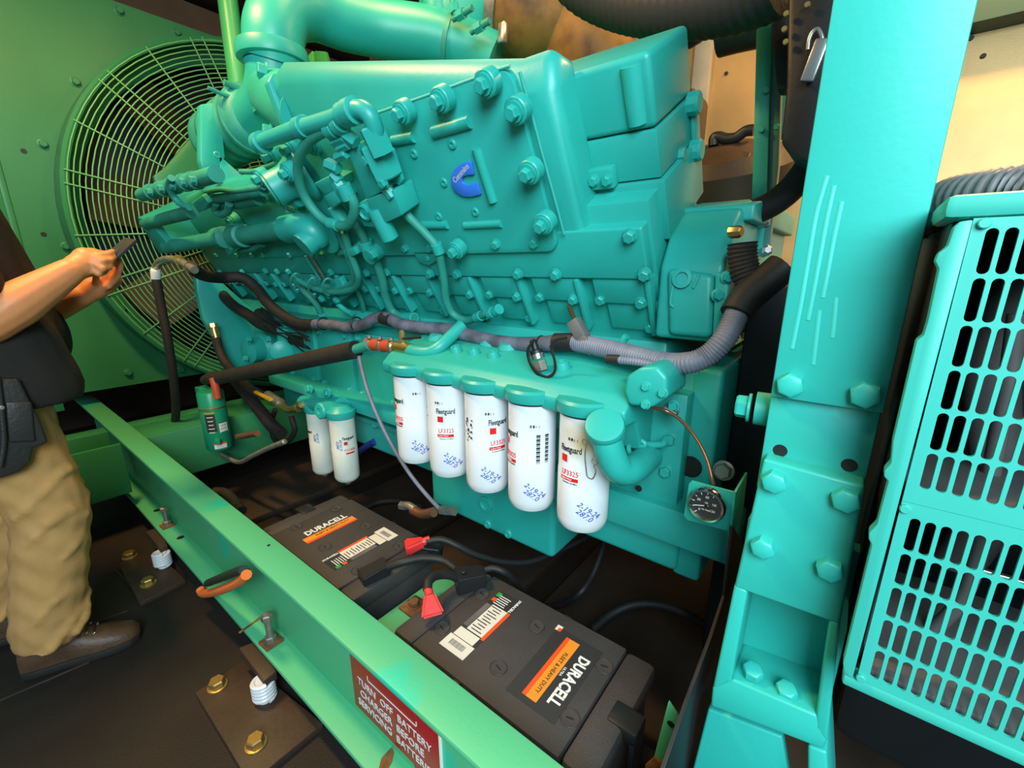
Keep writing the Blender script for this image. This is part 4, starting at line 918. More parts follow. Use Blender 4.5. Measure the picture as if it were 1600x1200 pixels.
cn = thing('inline_connector', 'grey inline plug hanging on a brown probe from the side cover', 'connector', PY(915, 525, .93))
tube('probe', [BK(x, y, .01) for x, y in ((889, 478), (894, 490), (899, 503))], .006, COPPER, cn, 8, 1)
for (a, b, w) in (((896, 500), (912, 528), .030), ((908, 522), (930, 550), .024)):
    A, B = PY(*a, .93), PY(*b, .93); obox('plug_half', (A+B)/2, B-A, (0, 1, 0), (B-A).cross(Vector((0, 1, 0))), ((B-A).length, .03, w), BLACKP if 0 else GREYB, cn, .004)
tube('wire_pair', [PY(x, y, .92) for x, y in ((928, 547), (938, 553), (950, 560))], .0035, WTXT, cn, 6)
tube('loom', [PY(x, y, .86) for x, y in ((949, 561), (975, 563), (1000, 566), (1020, 571), (1035, 580), (1045, 594))], .0095, GREYC, cn, 10, ribs=(.006, .0018))
tube('loom_tape', [PY(x, y, .86) for x, y in ((949, 561), (967, 562))], .0105, BLACK, cn, 10, 1)
# pressure gauge on its bracket
gg = thing('pressure_gauge', 'round black dial gauge on a teal bracket near the post', 'gauge', PY(1106, 820, .80))
gf = [PY(x, y, .81) for x, y in ((1081, 751), (1149, 769), (1141, 831), (1074, 813), (1068, 806), (1076, 756))]
prism('bracket', gf, (0, .004, 0), TEAL, gg, .0015)
prism('bracket_lip', [PY(x, y, .805) for x, y in ((1146, 768), (1150, 769), (1142, 843), (1137, 838))], (0, .10, 0), TEAL, gg, .001)
gcx = PY(1106, 787, .803); dn = Vector((-.04, -1, .04)).normalized()
lathe('bezel', [(.029, -.002), (.0335, .0), (.0335, .010), (.031, .014), (.0275, .0145), (.0265, .009), (.005, .0085)], gcx, dn, CHROME, gg, 40)
gxx = Vector((1, 0, 0)); gzz = dn.cross(gxx)*-1
gzz = gxx.cross(dn).normalized(); gzz = gzz if gzz.z > 0 else -gzz
F0 = gcx+dn*.0092
lathe('dial_face', [(.0268, 0), (.0268, .0004)], F0, dn, LBLK, gg, 36)
for k in range(11):
    a = math.radians(225-27*k); u = gxx*math.cos(a)+gzz*math.sin(a); w_ = u.cross(dn)
    obox('tick_mark', F0+dn*.0007+u*.0235, u, w_, dn, (.005 if k % 2 == 0 else .003, .0012, .0004), WTXT, gg, 0)
for s, a, r in (('0', 225, .0155), ('50', 150, .016), ('60', 90, .0165), ('100', 20, .015), ('150', -35, .014)):
    a = math.radians(a); put(text_bm(s, .0065), F0+dn*.0008+(gxx*math.cos(a)+gzz*math.sin(a))*r, gxx, gzz, WTXT, 'numeral', gg)
put(text_bm('PSI', .0045), F0+dn*.0008+gzz*.005, gxx, gzz, WTXT, 'numeral', gg)
put(text_bm('OIL PRESS', .0035), F0+dn*.0008-gzz*.009, gxx, gzz, WTXT, 'numeral', gg)
a = math.radians(195); u = gxx*math.cos(a)+gzz*math.sin(a)
obox('needle', F0+dn*.0016+u*.009, u, u.cross(dn), dn, (.026, .0014, .0005), WTXT, gg, 0)
lathe('needle_hub', [(.003, 0), (.003, .002)], F0+dn*.0005, dn, INK, gg, 14)
hose('capillary_tube', 'thin copper brown capillary tube curving down to the gauge', 'tube', [PY(x, y, Y) for x, y, Y in ((1018, 637, .83), (1038, 641, .86), (1058, 652, .86), (1078, 672, .85), (1095, 697, .84), (1106, 722, .83), (1112, 745, .82), (1115, 757, .82))], .0034, COPPER, seg=8)
kc = thing('tube_clip', 'small steel clip holding the copper tube on the side plate', 'clip', PY(1052, 638, .92))
obox('clip_plate', PY(1048, 642, .90), (1, 0, -.4), (0, 1, 0), (.4, 0, 1), (.03, .02, .012), STEELD, kc, .002); bolt(PY(1053, 634, .90), (0, -1, 0), .02, TEAL, kc)
# ================================================================== batteries
BT = .38
def battery(label, cx, cy, flip):
    t = thing('truck_battery', label, 'battery', (cx, cy, .13), 'truck batteries beside the rail')
    s = -1 if flip else 1
    def W(x, y, z=0): return Vector((cx+s*x, cy+s*y, BT+z))
    AX, AY = Vector((s, 0, 0)), Vector((0, s, 0))
    LX, LY = .262, .143
    def pb(name, x0, x1, y0, y1, z0, z1, m, bev=.006):
        a, b = W(x0, y0), W(x1, y1)
        return box(name, (min(a.x, b.x), min(a.y, b.y), BT+z0), (max(a.x, b.x), max(a.y, b.y), BT+z1), m, t, bev)
    pb('case', -LX+.012, LX-.012, -LY+.008, LY-.008, -.25, -.045, DARKG, .008)
    lid = pb('lid', -LX+.068, LX-.068, -LY, LY, -.05, 0, DARKG, .004)
    pb('end_block', -LX, -LX+.066, -LY, LY, -.05, -.001, DARKG, .010)
    pb('end_block', LX-.066, LX, -LY, LY, -.05, -.001, DARKG, .012)
    pb('lid_clip', .03, .05, LY-.004, LY+.006, -.012, -.003, BLACKP, .002)
    pb('lid_clip', -.06, -.04, -LY-.006, -LY+.004, -.012, -.003, BLACKP, .002)
    for x in (-.172, .0, .175):
        for y in (-.071, .070):
            c = W(x, y, .0004)
            v = lathe('vent_cap', [(.0185, -.001), (.0190, .0012), (.0172, .0016), (.0168, .0002), (.002, .0002)], c, (0, 0, 1), DARKG, lid, 28)
            bm = bmesh.new(); sweep(bm, [c+Vector((.0185*math.cos(k*PI/12), .0185*math.sin(k*PI/12), .0009)) for k in range(24)], .0007, 4, True); finish('groove', bm, INK, v)
            obox('slot', c+Vector((0, 0, .001)), (1, .3 if x > .1 else -.25, 0), (-.3 if x > .1 else .25, 1, 0), (0, 0, 1), (.015, .0022, .001), INK, v, 0)
    # carry handle at the far end
    h = obox('carry_handle', W(LX-.004, -.005, -.012), AX, AY, (0, 0, 1), (.06, .05, .030), BLACKP, t, .006)
    obox('handle_strap', W(LX+.018, -.005, -.07), (0, 0, 1), AY, AX, (.11, .05, .012), BLACKP, t, .004)
    return t, W, AX, AY, lid
def warning_label(t, W, AX, AY, x0=-.105, small=False):
    # long axis runs along y; near end is -y
    L = lambda nm, x, y, w, h, m, z=.0006: flat_rect(nm, W(x, y, z), AX, AY, w, h, m, t)
    L('label_backing', x0-.002, .012, .070, .196, LBLK, .0003)
    L('label_barcode_tag', x0-.004, -.086, .074, .038, PAPER)
    for k in range(12): L('barcode_bar', x0-.024+k*.0036, -.084, .0009+.0007*(k % 3 == 0), .015, INK, .0014)
    L('label_panel', x0-.006, -.052, .060, .026, PAPER)
    L('label_panel', x0+.002, .012, .046, .095, PAPER)
    L('label_red_stripe', x0+.030, .010, .009, .10, REDO)
    L('label_grey_panel', x0-.030, .012, .014, .085, GREYB)
    for k in range(10): L('label_text_line', x0+.002-.006*(k % 2), -.028+k*.009, .030-.004*(k % 3), .0022, INK, .0014)
    for k in range(5): L('label_text_line', x0-.008, .066+k*.007, .034-.005*(k % 2), .0022, WTXT, .0012)
    L('label_green_box', x0-.030, .095, .012, .014, LGRN); L('label_red_box', x0-.030, .075, .012, .012, REDO)
    put(text_bm('DURACELL', .010, 0, .0003), W(x0+.027, .086, .0012), -AY, AX, WTXT, 'label_lettering', t)
def brand_label(t, W, AX, AY, x0, yl, wid, full=True):
    if full: flat_rect('brand_backing', W(x0+.01, 0, .0003), AX, AY, .115, .20, LBLK, t)
    flat_rect('brand_band', W(x0, yl, .0007), AX, AY, .034, wid, ORANGE, t)
    flat_rect('brand_band_edge', W(x0-.0125, yl, .0014), AX, AY, .009, wid, REDO, t)
    put(text_bm('DURACELL', .034 if full else .036, 0, .0011), W(x0+.043 if full else x0+.036, yl-.004, .0012), -AY, AX, WTXT, 'brand_lettering', t, sx=.80)
    put(text_bm('FLEET & HEAVY DUTY' if full else 'FLEET & HEAVY DUTY', .0125), W(x0+.005, yl-.01, .0016), -AY, AX, INK, 'band_lettering', t, sx=.95)
    if full: put(text_bm('ULTRA', .008), W(x0+.022, .005, .0012), -AY, AX, WTXT, 'small_lettering', t)
b2c = (-.481, .640)
t2, W2, AX2, AY2, lid2 = battery('near battery with a large orange band and white lettering, beside the post', *b2c, False)
warning_label(t2, W2, AX2, AY2); brand_label(t2, W2, AX2, AY2, .09, .0, .172)
flat_rect('flag_sticker', W2(.045, .098, .0006), AX2, AY2, .014, .016, PAPER, t2); flat_rect('flag_sticker', W2(.049, .094, .0012), AX2, AY2, .008, .010, REDO, t2)
b1c = (-1.160, .635)
t1, W1, AX1, AY1, lid1 = battery('far battery with a slim orange band, half hidden by the rail', *b1c, True)
warning_label(t1, W1, AX1, AY1, -.085); brand_label(t1, W1, AX1, AY1, .072, .008, .172, False)
tray = thing('battery_tray', 'green steel tray bar showing between the two batteries', 'tray', (-.82, .64, .05))
box('tray_floor', (-1.45, .46, .05), (-.19, .80, .128), BGREY, tray, .003)
box('divider', (-.872, .47, .128), (-.80, .79, .30), RAILG, tray, .003)
cc = PZ(647, 945, .31); box('hold_down_plate', (cc.x-.03, cc.y-.03, .30), (cc.x+.03, cc.y+.03, .308), RUST, tray, .002); bolt((cc.x, cc.y, .308), (0, 0, 1), .03, RUST, tray)
gb = thing('angle_bracket', 'small green angle bracket with one hole at the battery end', 'bracket', PY(1045, 1180, .60))
prism('plate', [PY(x, y, .62) for x, y in ((1017, 1215), (1020, 1190), (1044, 1097), (1063, 1126), (1040, 1230))], (0, .006, 0), RAILG, gb, .001)
lathe('hole', [(.006, 0), (.006, .001)], PY(1048, 1131, .6195), (0, -1, 0), INK, gb, 12)
prism('rust_foot', [PY(x, y, .615) for x, y in ((1008, 1196), (1022, 1184), (1036, 1196), (1025, 1215), (1008, 1212))], (0, .005, 0), RUST, gb, .001)
# terminals and cables
def boot(label, pts_z, r, grp='red battery terminal boots'):
    o = thing('terminal_boot', label, 'terminal boot', pts_z[-1], grp); return o
def wedge(name, a, b, wa, wb, ha, hb, m, parent, bev=.006):
    a, b = Vector(a), Vector(b); d = (b-a).normalized(); s = d.cross(Vector((0, 0, 1))).normalized(); u = s.cross(d); bm = bmesh.new()
    A = [bm.verts.new(a+s*(i*wa/2)+u*(j*ha/2)) for i, j in ((-1, -1), (1, -1), (1, 1), (-1, 1))]; B = [bm.verts.new(b+s*(i*wb/2)+u*(j*hb/2)) for i, j in ((-1, -1), (1, -1), (1, 1), (-1, 1))]
    bm.faces.new(A[::-1]); bm.faces.new(B)
    for j in range(4): bm.faces.new((A[j], A[(j+1) % 4], B[(j+1) % 4], B[j]))
    bmesh.ops.bevel(bm, geom=list(bm.edges), offset=bev, segments=3, affect='EDGES'); return finish(name, bm, m, parent)
rb2 = boot('red terminal boot on the near battery', [PZ(672, 975, .40)], .03)
wedge('boot', PZ(670, 926, .440), PZ(676, 964, .402), .024, .056, .022, .036, RED, rb2)
tube('boot_neck', [PZ(668, 917, .448), PZ(671, 930, .437)], .011, RED, rb2, 14, 1)
rb1 = boot('red terminal boot on the far battery', [PZ(640, 860, .40)], .03)
wedge('boot', PZ(664, 846, .405), PZ(634, 856, .395), .026, .056, .026, .034, RED, rb1)
tube('boot_neck', [PZ(672, 843, .41), PZ(660, 847, .405)], .012, RED, rb1, 14, 1)
bc2 = thing('terminal_clamp', 'boxy black terminal cover at the corner of the near battery', 'terminal cover', PZ(735, 915, .38), 'black battery terminal covers')
wedge('cover', PZ(712, 908, .405), PZ(757, 900, .402), .062, .046, .050, .042, BLACKP, bc2, .004)
bolt(PZ(724, 893, .432), (0, 0, 1), .016, BLACKP, bc2, 'dimple', 'screw')
bc1 = thing('terminal_clamp', 'grey black terminal cover on the far battery under the bent cable', 'terminal cover', PZ(590, 890, .38), 'black battery terminal covers')
wedge('cover', PZ(563, 904, .392), PZ(605, 884, .397), .052, .046, .026, .036, BLACKP, bc1, .003)
wedge('block', PZ(640, 855, .37), PZ(690, 862, .36), .06, .05, .05, .045, BLACKP, bc1, .006)
hose('battery_cable', 'black cable swinging from the far red boot under the oil pan', 'cable', [PZ(x, y, z) for x, y, z in ((666, 846, .408), (690, 843, .41), (715, 853, .39), (745, 868, .35), (785, 878, .31), (825, 878, .28), (860, 866, .27), (900, 848, .27), (930, 832, .27))], .0098, BLACK)
hose('battery_cable', 'black cable joining the far battery to the boxy cover', 'cable', [PZ(x, y, z) for x, y, z in ((600, 888, .40), (630, 878, .42), (660, 872, .42), (690, 875, .41), (712, 890, .40), (722, 900, .40))], .011, BLACK)
hose('battery_cable', 'short black cable arching into the near red boot', 'cable', [PZ(x, y, z) for x, y, z in ((668, 922, .445), (670, 908, .452), (682, 899, .445), (700, 898, .43), (715, 903, .41))], .0115, BLACK)
hose('battery_cable', 'black cable dropping behind the near battery from its cover', 'cable', [PZ(x, y, z) for x, y, z in ((752, 893, .40), (770, 888, .41), (788, 894, .40), (802, 906, .36), (815, 925, .28))], .0085, BLACK)
hose('battery_cable', 'grey black cable coming down from the oil pan behind the near battery', 'cable', [PZ(x, y, z) for x, y, z in ((946, 842, .30), (938, 868, .27), (925, 900, .23), (905, 928, .20), (880, 944, .12), (850, 948, .06))], .0095, BLACK)
hose('battery_cable', 'dark cable arching across the floor toward the black side plate', 'cable', [PZ(x, y, z) for x, y, z in ((925, 985, .15), (955, 960, .17), (990, 945, .19), (1030, 945, .19), (1075, 960, .16), (1115, 985, .10))], .014, BLACK)
hose('floor_hose', 'grey sleeved hose with a brass end beside the far battery', 'hose', [PZ(x, y, .30) for x, y in ((335, 768), (352, 770), (368, 785), (378, 798))], .018, BLACKH)
hose('floor_hose', 'black hose crossing the boards behind the far battery', 'hose', [PZ(x, y, .10) for x, y in ((560, 800), (590, 785), (625, 783), (660, 792))], .012, BLACKH)
sv2 = thing('drain_valve', 'corroded drain valve with copper body at the foot of the oil pan', 'valve', PZ(670, 800, .2))
tube('copper_body', [PY(x, y, .88) for x, y in ((645, 797), (660, 803), (678, 800))], .017, COPPER, sv2, 14)
tube('green_elbow', [PY(x, y, .88) for x, y in ((628, 790), (638, 790), (648, 796))], .014, STEELD, sv2, 12)
for x, y in ((627, 790), (690, 797), (703, 798)): lathe('nut', [(.016, 0), (.016, .022)], PY(x, y, .88), (1, 0, .3), STEELD, sv2, 6)
# ================================================================== post, foot and alternator
po = thing('support_post', 'wide bright teal upright post bolted to the pocketed pedestal', 'post', (-.02, .66, .55))
box('post_face', (-.073, .640, 1.037), (.041, .652, 2.95), TEALP, po, .0025)
box('post_web', (.020, .652, 1.037), (.036, .76, 2.95), TEALP, po, .0025)
for x, y in ((1236, 600), (1352, 615)): bolt(PY(x, y, .640), (0, -1, 0), .031, TEALP, po, 'hexp', rot=.2)
RUN = mat('paint_run_pale', (.045, .49, .425), .38)
for q in (((1292, 275), (1275, 335), (1262, 410), (1250, 480), (1237, 545)), ((1303, 290), (1292, 340), (1280, 405), (1268, 470), (1262, 500)), ((1315, 315), (1303, 370), (1292, 430), (1285, 465)), ((1280, 485), (1276, 520), (1270, 570)), ((1306, 465), (1303, 500), (1300, 528))):
    pts = [PY(x, y, .6397) for x, y in q]; tube('paint_run', [p+Vector((0, .0033, 0)) for p in pts], .0040, RUN, po, 14)
ft = thing('bolted_pedestal', 'heavy teal pedestal casting with a deep pocket below the post', 'pedestal', (-.02, .62, .5))
box('splice_plate', (-.074, .652, .90), (.040, .70, 1.037), TEALP, ft, .003)
YA = .625
for x, y in ((1219, 704), (1327, 727)): lathe('plate_hole', [(.0085, 0), (.0085, .0006)], PY(x, y, .6519), (0, -1, 0), INK, ft, 18)
def fprism(name, px, d=.085, y=YA): return yprism(name, px, y, y+d, TEALP, ft, .004, 3)
fprism('upper_plate', ((1193, 717), (1352, 760), (1312, 978), (1298, 972), (1166, 925), (1147, 918)))
fprism('pocket_side', ((1147, 914), (1168, 924), (1142, 1066), (1113, 1078)))
fprism('pocket_side', ((1296, 968), (1313, 974), (1292, 1162), (1272, 1135)))
fprism('pocket_floor', ((1113, 1074), (1144, 1062), (1276, 1118), (1292, 1158), (1286, 1172), (1110, 1104)), .10)
box('pocket_back', (-.085, YA+.085, .53), (.06, YA+.11, .82), TEALP, ft, .003)
for x, y in ((1211, 750), (1322, 778), (1193, 852), (1297, 886)): bolt(PY(x, y, YA), (0, -1, 0), .030, TEALP, ft, 'hexp', rot=.3)
for x, y in ((1176, 1052), (1228, 1082)): bolt(PY(x, y, YA+.02), (0, -.3, .95), .028, TEALP, ft, 'hexp')
bolt(PY(1172, 637, .70), (-1, -.1, 0), .034, TEALP, ft, 'hex')
lathe('bolt_washer', [(.024, -.03), (.024, .004)], PY(1185, 638, .70), (-1, -.1, 0), TEALP, ft, 18)
fprism('pedestal', ((1106, 1108), (1222, 1152), (1245, 1290), (1060, 1290)), .02, YA+.03)
fprism('pedestal_leg', ((1262, 1165), (1292, 1176), (1300, 1330), (1262, 1330)), .12, YA)
box('pedestal_base', (-.14, .60, .128), (.10, .80, .16), BGREY, ft, .003)
bp_ = thing('side_sheet', 'thin black steel side sheet between the battery bay and the pedestal', 'panel', (-.11, .8, .1))
prism('sheet', [PX(x, y, -.12) for x, y in ((1140, 820), (1128, 930), (1108, 990), (1070, 1090), (1010, 1260), (1055, 1290), (1165, 860))], (.006, 0, 0), BGREY, bp_, .001)
al = thing('alternator', 'pale teal alternator end with slotted grille panels at the right edge', 'alternator', (.35, .9, .6))
YG = .55; KG = YG/.72
def gz(z): return CZ+(z-CZ)*KG
gx0, gx1, gz0, gz1 = .084*KG, .46, gz(.612), gz(1.252)
def slot_panel(name, z0, z1, ztop, nrows):
    # plate pierced by upright stadium slots; every cell has its own hole with real thickness
    bm = bmesh.new(); px, pz = .0148*KG, .0530*KG; w, h = .0104*KG, .0488*KG; th_ = .0035
    ncol = 32; xs = .0940*KG
    def stad(cx, cz, k=6):
        r = w/2; out = []
        for i in range(k+1): a = PI*i/k; out.append((cx+r*math.cos(a), cz+h/2-r+r*math.sin(a)))
        for q in (.5, 0, -.5): out.append((cx-r, cz+q*(h/2-r)))
        for i in range(k+1): a = PI+PI*i/k; out.append((cx+r*math.cos(a), cz-h/2+r+r*math.sin(a)))
        for q in (-.5, 0, .5): out.append((cx+r, cz+q*(h/2-r)))
        return out
    def cell(x0, x1, za, zb_, cx, cz):
        s = stad(cx, cz); q = []
        for (x, z) in s:
            dx, dz = x-cx, z-cz
            t = min((x1-cx)/dx if dx > 1e-9 else ((x0-cx)/dx if dx < -1e-9 else 1e9), (zb_-cz)/dz if dz > 1e-9 else ((za-cz)/dz if dz < -1e-9 else 1e9))
            q.append((cx+dx*t, cz+dz*t))
        n_ = len(s); S = [bm.verts.new((x, YG, z)) for x, z in s]; Q = [bm.verts.new((x, YG, z)) for x, z in q]; D = [bm.verts.new((x, YG+th_, z)) for x, z in s]
        E = [bm.verts.new((x, YG+th_, z)) for x, z in q]
        for i in range(n_):
            j = (i+1) % n_
            bm.faces.new((Q[i], Q[j], S[j], S[i])); bm.faces.new((S[i], S[j], D[j], D[i])); bm.faces.new((D[i], D[j], E[j], E[i]))
        side = lambda p: (abs(p[0]-x0) < 1e-7 or abs(p[0]-x1) < 1e-7)
        for i in range(n_):
            j = (i+1) % n_
            if side(q[i]) != side(q[j]):
                cxn = x0 if (q[i][0]+q[j][0])/2 < cx else x1; czn = za if (q[i][1]+q[j][1])/2 < cz else zb_
                if min(abs(q[i][0]-cxn)+abs(q[i][1]-czn), abs(q[j][0]-cxn)+abs(q[j][1]-czn)) < 1e-6: continue
                c = bm.verts.new((cxn, YG, czn)); bm.faces.new((Q[i], c, Q[j]))
    for r_ in range(nrows):
        cz = ztop-h/2-r_*pz
        for c_ in range(ncol):
            cx = xs+px/2+c_*px; cell(cx-px/2, cx+px/2, cz-pz/2, cz+pz/2, cx, cz)
    top = ztop-h/2+pz/2; bot = ztop-h/2-(nrows-1)*pz-pz/2; right = xs+ncol*px
    def strip(x0, x1, za, zb_):
        if zb_-za < 1e-4: return
        a = [bm.verts.new((x, y, z)) for y in (YG, YG+th_) for x, z in ((x0, za), (x1, za), (x1, zb_), (x0, zb_))]
        for f in ((0, 1, 2, 3), (7, 6, 5, 4), (0, 4, 5, 1), (1, 5, 6, 2), (2, 6, 7, 3), (3, 7, 4, 0)): bm.faces.new([a[i] for i in f])
    strip(gx0, xs, z0, z1); strip(right, gx1, z0, z1); strip(xs, right, z0, bot); strip(xs, right, top, z1)
    return finish(name, bm, TEALG, al, smooth=False, doubles=True)
slot_panel('grille_panel', gz(.905), gz1, gz(1.241), 6)
slot_panel('grille_panel', gz0, gz(.9045), gz(.885), 5)
nb = ((1521, 343), (1500, 346), (1491, 354), (1481, 384), (1466, 396), (1461, 408), (1467, 420), (1450, 500), (1443, 524), (1432, 532), (1395, 690), (1392, 724), (1382, 735), (1381, 745), (1388, 752), (1370, 820), (1358, 832), (1357, 842), (1362, 852), (1317, 1036), (1318, 1052), (1332, 1061))
yprism('side_flange', nb, YG-.003, YG+.012, TEALG, al, .0015)
box('frame_top', (gx0-.02, YG-.001, gz1), (gx1+.03, YG+.10, gz1+.02), TEALG, al, .006)
box('frame_bottom', (gx0-.012, YG-.002, gz0-.014), (gx1+.03, YG+.02, gz0), TEALG, al, .003)
box('shell_floor', (gx0-.01, YG+.02, gz0-.012), (gx1+.03, 1.3, gz0-.002), BGREY, al, .002)
box('shell_roof', (gx0-.018, YG+.10, gz1), (gx1+.03, 1.3, gz1+.018), BGREY, al, .002)
box('inner_shell', (gx0-.01, YG+.03, gz0), (gx0+.002, 1.3, gz1), BGREY, al, .002)
box('back_shell', (gx0, 1.25, gz0), (gx1+.03, 1.3, gz1), BGREY, al, .002)
box('right_shell', (gx1+.01, YG, gz0), (gx1+.03, 1.3, gz1), BGREY, al, .002)  # shell pieces are black: the unlit inside is put into their colour
tube('stator_winding', [Vector((.18+.02*math.sin(k*.6), .90, .74+.045*k)) for k in range(11)], .03, GREYB, al, 12)
box('stator_core', (.16, .92, .72), (.48, 1.2, 1.2), BGREY, al, .02)
tube('winding_lead', [PY(x, y, .68) for x, y in ((1590, 490), (1575, 600), (1560, 680), (1545, 760), (1530, 860), (1500, 940), (1440, 1000))], .008, GREYB, al, 10)
tube('steel_rod', [Vector((.15, .68, gz(.755))), Vector((.45, .68, gz(.755)))], .0035, STEEL, al, 8, 1)
box('inner_ledge', (gx0+.004, YG+.012, gz0), (gx1, .80, gz0+.010), GREYB, al, .002)
box('inner_ledge', (gx0+.004, YG+.012, gz(.902)), (gx1, .72, gz(.910)), GREYB, al, .002)
for x, y in ((1538, 349), (1414, 794), (1345, 1058)): bolt(PY(x, y, YG), (0, -1, 0), .009, TEALG, al, 'cap', 'screw')
box('alternator_body', (.08, .86, .35), (.9, 2.2, .66), BGREY, al, .03)
hose('grey_conduit', 'grey corrugated conduit lying on top of the alternator', 'conduit', [Vector(p) for p in ((PY(1440, 345, .80)), (PY(1458, 328, .78)), (PY(1490, 312, .74)), (PY(1540, 305, .71)), (PY(1600, 300, .69)), (PY(1680, 300, .66)))], .026, GREYB, seg=18, ribs=(.0085, .0035))
# far upright, black control box and cables between engine and post
fp = thing('rear_post', 'narrow teal upright standing behind the main post', 'post', PY(1200, 400, 1.35))
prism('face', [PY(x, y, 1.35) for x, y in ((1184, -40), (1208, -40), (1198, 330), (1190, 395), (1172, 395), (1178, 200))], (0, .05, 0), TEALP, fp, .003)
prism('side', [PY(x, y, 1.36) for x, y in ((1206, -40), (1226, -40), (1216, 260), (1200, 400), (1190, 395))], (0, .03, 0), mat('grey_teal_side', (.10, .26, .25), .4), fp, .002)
for x, y in ((1198, 142), (1190, 203), (1214, 199)): bolt(PY(x, y, 1.345), (0, -1, 0), .014, TEALP, fp, 'cap')
for x, y in ((1180, 342), (1188, 349), (1193, 394)): lathe('steel_nut', [(.014, 0), (.014, .02), (.008, .024)], PY(x, y, 1.30), (.5, -.8, .2), STEEL, fp, 6)
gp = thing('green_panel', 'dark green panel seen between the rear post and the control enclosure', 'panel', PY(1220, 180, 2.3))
prism('plate', [PY(x, y, 2.3) for x, y in ((1200, 143), (1245, 138), (1245, 212), (1196, 222))], (0, .02, 0), mat('dark_green_panel_paint', (.01, .09, .065), .5), gp, .003)  # the panel's own dark green
cbx = thing('control_box', 'black control enclosure with a steel latch between the two posts', 'enclosure', PY(1265, 250, 1.05))
prism('housing', [PY(x, y, 1.05) for x, y in ((1232, -60), (1228, 140), (1219, 222), (1241, 250), (1330, 262), (1350, -60))], (0, .25, 0), BLACKP, cbx, .01)
prism('upper_dark_panel', [PY(x, y, 1.28) for x, y in ((1206, -60), (1207, 60), (1214, 140), (1240, 140), (1240, -60))], (0, .05, 0), BGREY, cbx, .003)  # plain black panel left of the housing
obox('latch', PY(1273, 95, 1.04), (.25, 0, 1), (1, 0, -.25), (0, 1, 0), (.065, .022, .012), STEEL, cbx, .003)
tube('latch_hook', [PY(x, y, 1.04) for x, y in ((1262, 78), (1264, 62), (1270, 50), (1278, 45), (1285, 60), (1281, 76))], .0035, STEEL, cbx, 8)
for x, y in ((1229, 22), (1226, 46), (1228, 66), (1262, 8)): bolt(PY(x, y, 1.04), (0, -1, 0), .010, BRASSF, cbx, 'cap')
hose('black_hose', 'black hose curving down from the black control enclosure', 'hose', [PY(x, y, 1.25) for x, y in ((1275, 235), (1262, 262), (1245, 285), (1225, 305), (1200, 322), (1172, 332), (1140, 336))], .030, BLACK, seg=16)
gd2 = thing('coupling_guard', 'machinery guard between engine and post, black to stand for the shade', 'guard', PY(1170, 600, 1.4))
box('guard_shade_sheet', (-.20, 1.12, .16), (-.06, 2.0, 1.16), BGREY, gd2, .01)  # black sheet: shade beside the post is put into its colour
bolt(PY(1131, 735, .96), (0, -1, .2), .035, STEELD, gd2, 'hex'); tube('stud', [PY(1131, 735, .97), PY(1155, 740, 1.3)], .01, STEELD, gd2, 8, 1)
# ================================================================== the man with a phone
man = thing('person', 'man in dark shirt and khaki trousers holding a phone at the left edge', 'person', (-1.80, .02, 0))
def capsule(bm, a, b, ra, rb, seg=14):
    a, b = Vector(a), Vector(b); d = b-a; L = d.length; k = 5; prof = []
    for i in range(k+1): t = PI/2*(1-i/k); prof.append((ra*math.cos(t), -ra*math.sin(t)))
    for i in range(k+1): t = PI/2*i/k; prof.append((rb*math.cos(t), L+rb*math.sin(t)))
    lathe_bm(bm, prof, a, d, seg)
def fuse(name, parts, m, parent, voxel, smooth=6, label=None, ell=()):
    bm = bmesh.new()
    for p in parts: capsule(bm, *p)
    for c, r, M_ in ell:
        s = bmesh.ops.create_uvsphere(bm, u_segments=20, v_segments=14, radius=1)
        bmesh.ops.transform(bm, matrix=Matrix.Translation(Vector(c)) @ M_ @ Matrix.Diagonal((*r, 1)), verts=s['verts'])
    bmesh.ops.recalc_face_normals(bm, faces=bm.faces)
    me = bpy.data.meshes.new(name); bm.to_mesh(me); bm.free()
    o = bpy.data.objects.new('tmp', me); col.objects.link(o)
    r = o.modifiers.new('r', 'REMESH'); r.mode = 'VOXEL'; r.voxel_size = voxel; r.use_smooth_shade = True
    s = o.modifiers.new('s', 'SMOOTH'); s.iterations = smooth; s.factor = .5
    dg = bpy.context.evaluated_depsgraph_get(); me2 = bpy.data.meshes.new_from_object(o.evaluated_get(dg))
    bpy.data.objects.remove(o)
    bm = bmesh.new(); bm.from_mesh(me2)
    return bm
I4 = Matrix.Identity(4)
XB = -1.90                                           # body centre line
# joints
hipR, hipL = Vector((-1.80, .02, .86)), Vector((-2.00, .0, .86))
kneeR, kneeL = Vector((-1.775, .075, .50)), Vector((-2.02, .02, .48))
ankR, ankL = Vector((-1.775, -.01, .10)), Vector((-2.06, -.10, .10))
elbR = PX(-22, 505, -1.68); shR = Vector((-1.70, -.03, 1.40))
wrR = PX(108, 425, -1.69); palmR = PX(135, 410, -1.71)
elbL = Vector((-2.10, .14, 1.03)); shL = Vector((-2.10, -.02, 1.40)); wrL = PX(128, 462, -1.80); palmL = PX(160, 442, -1.80)
head = Vector((XB, .05, 1.62))
sk = [(shR, elbR, .055, .045), (elbR, elbR+(wrR-elbR)*.35, .052, .054), (elbR+(wrR-elbR)*.35, wrR, .054, .034),
      (shL, elbL, .055, .043), (elbL, elbL+(wrL-elbL)*.35, .045, .048), (elbL+(wrL-elbL)*.35, wrL, .048, .031),
      (Vector((XB, .0, 1.38)), head-Vector((0, .02, .06)), .058, .055)]
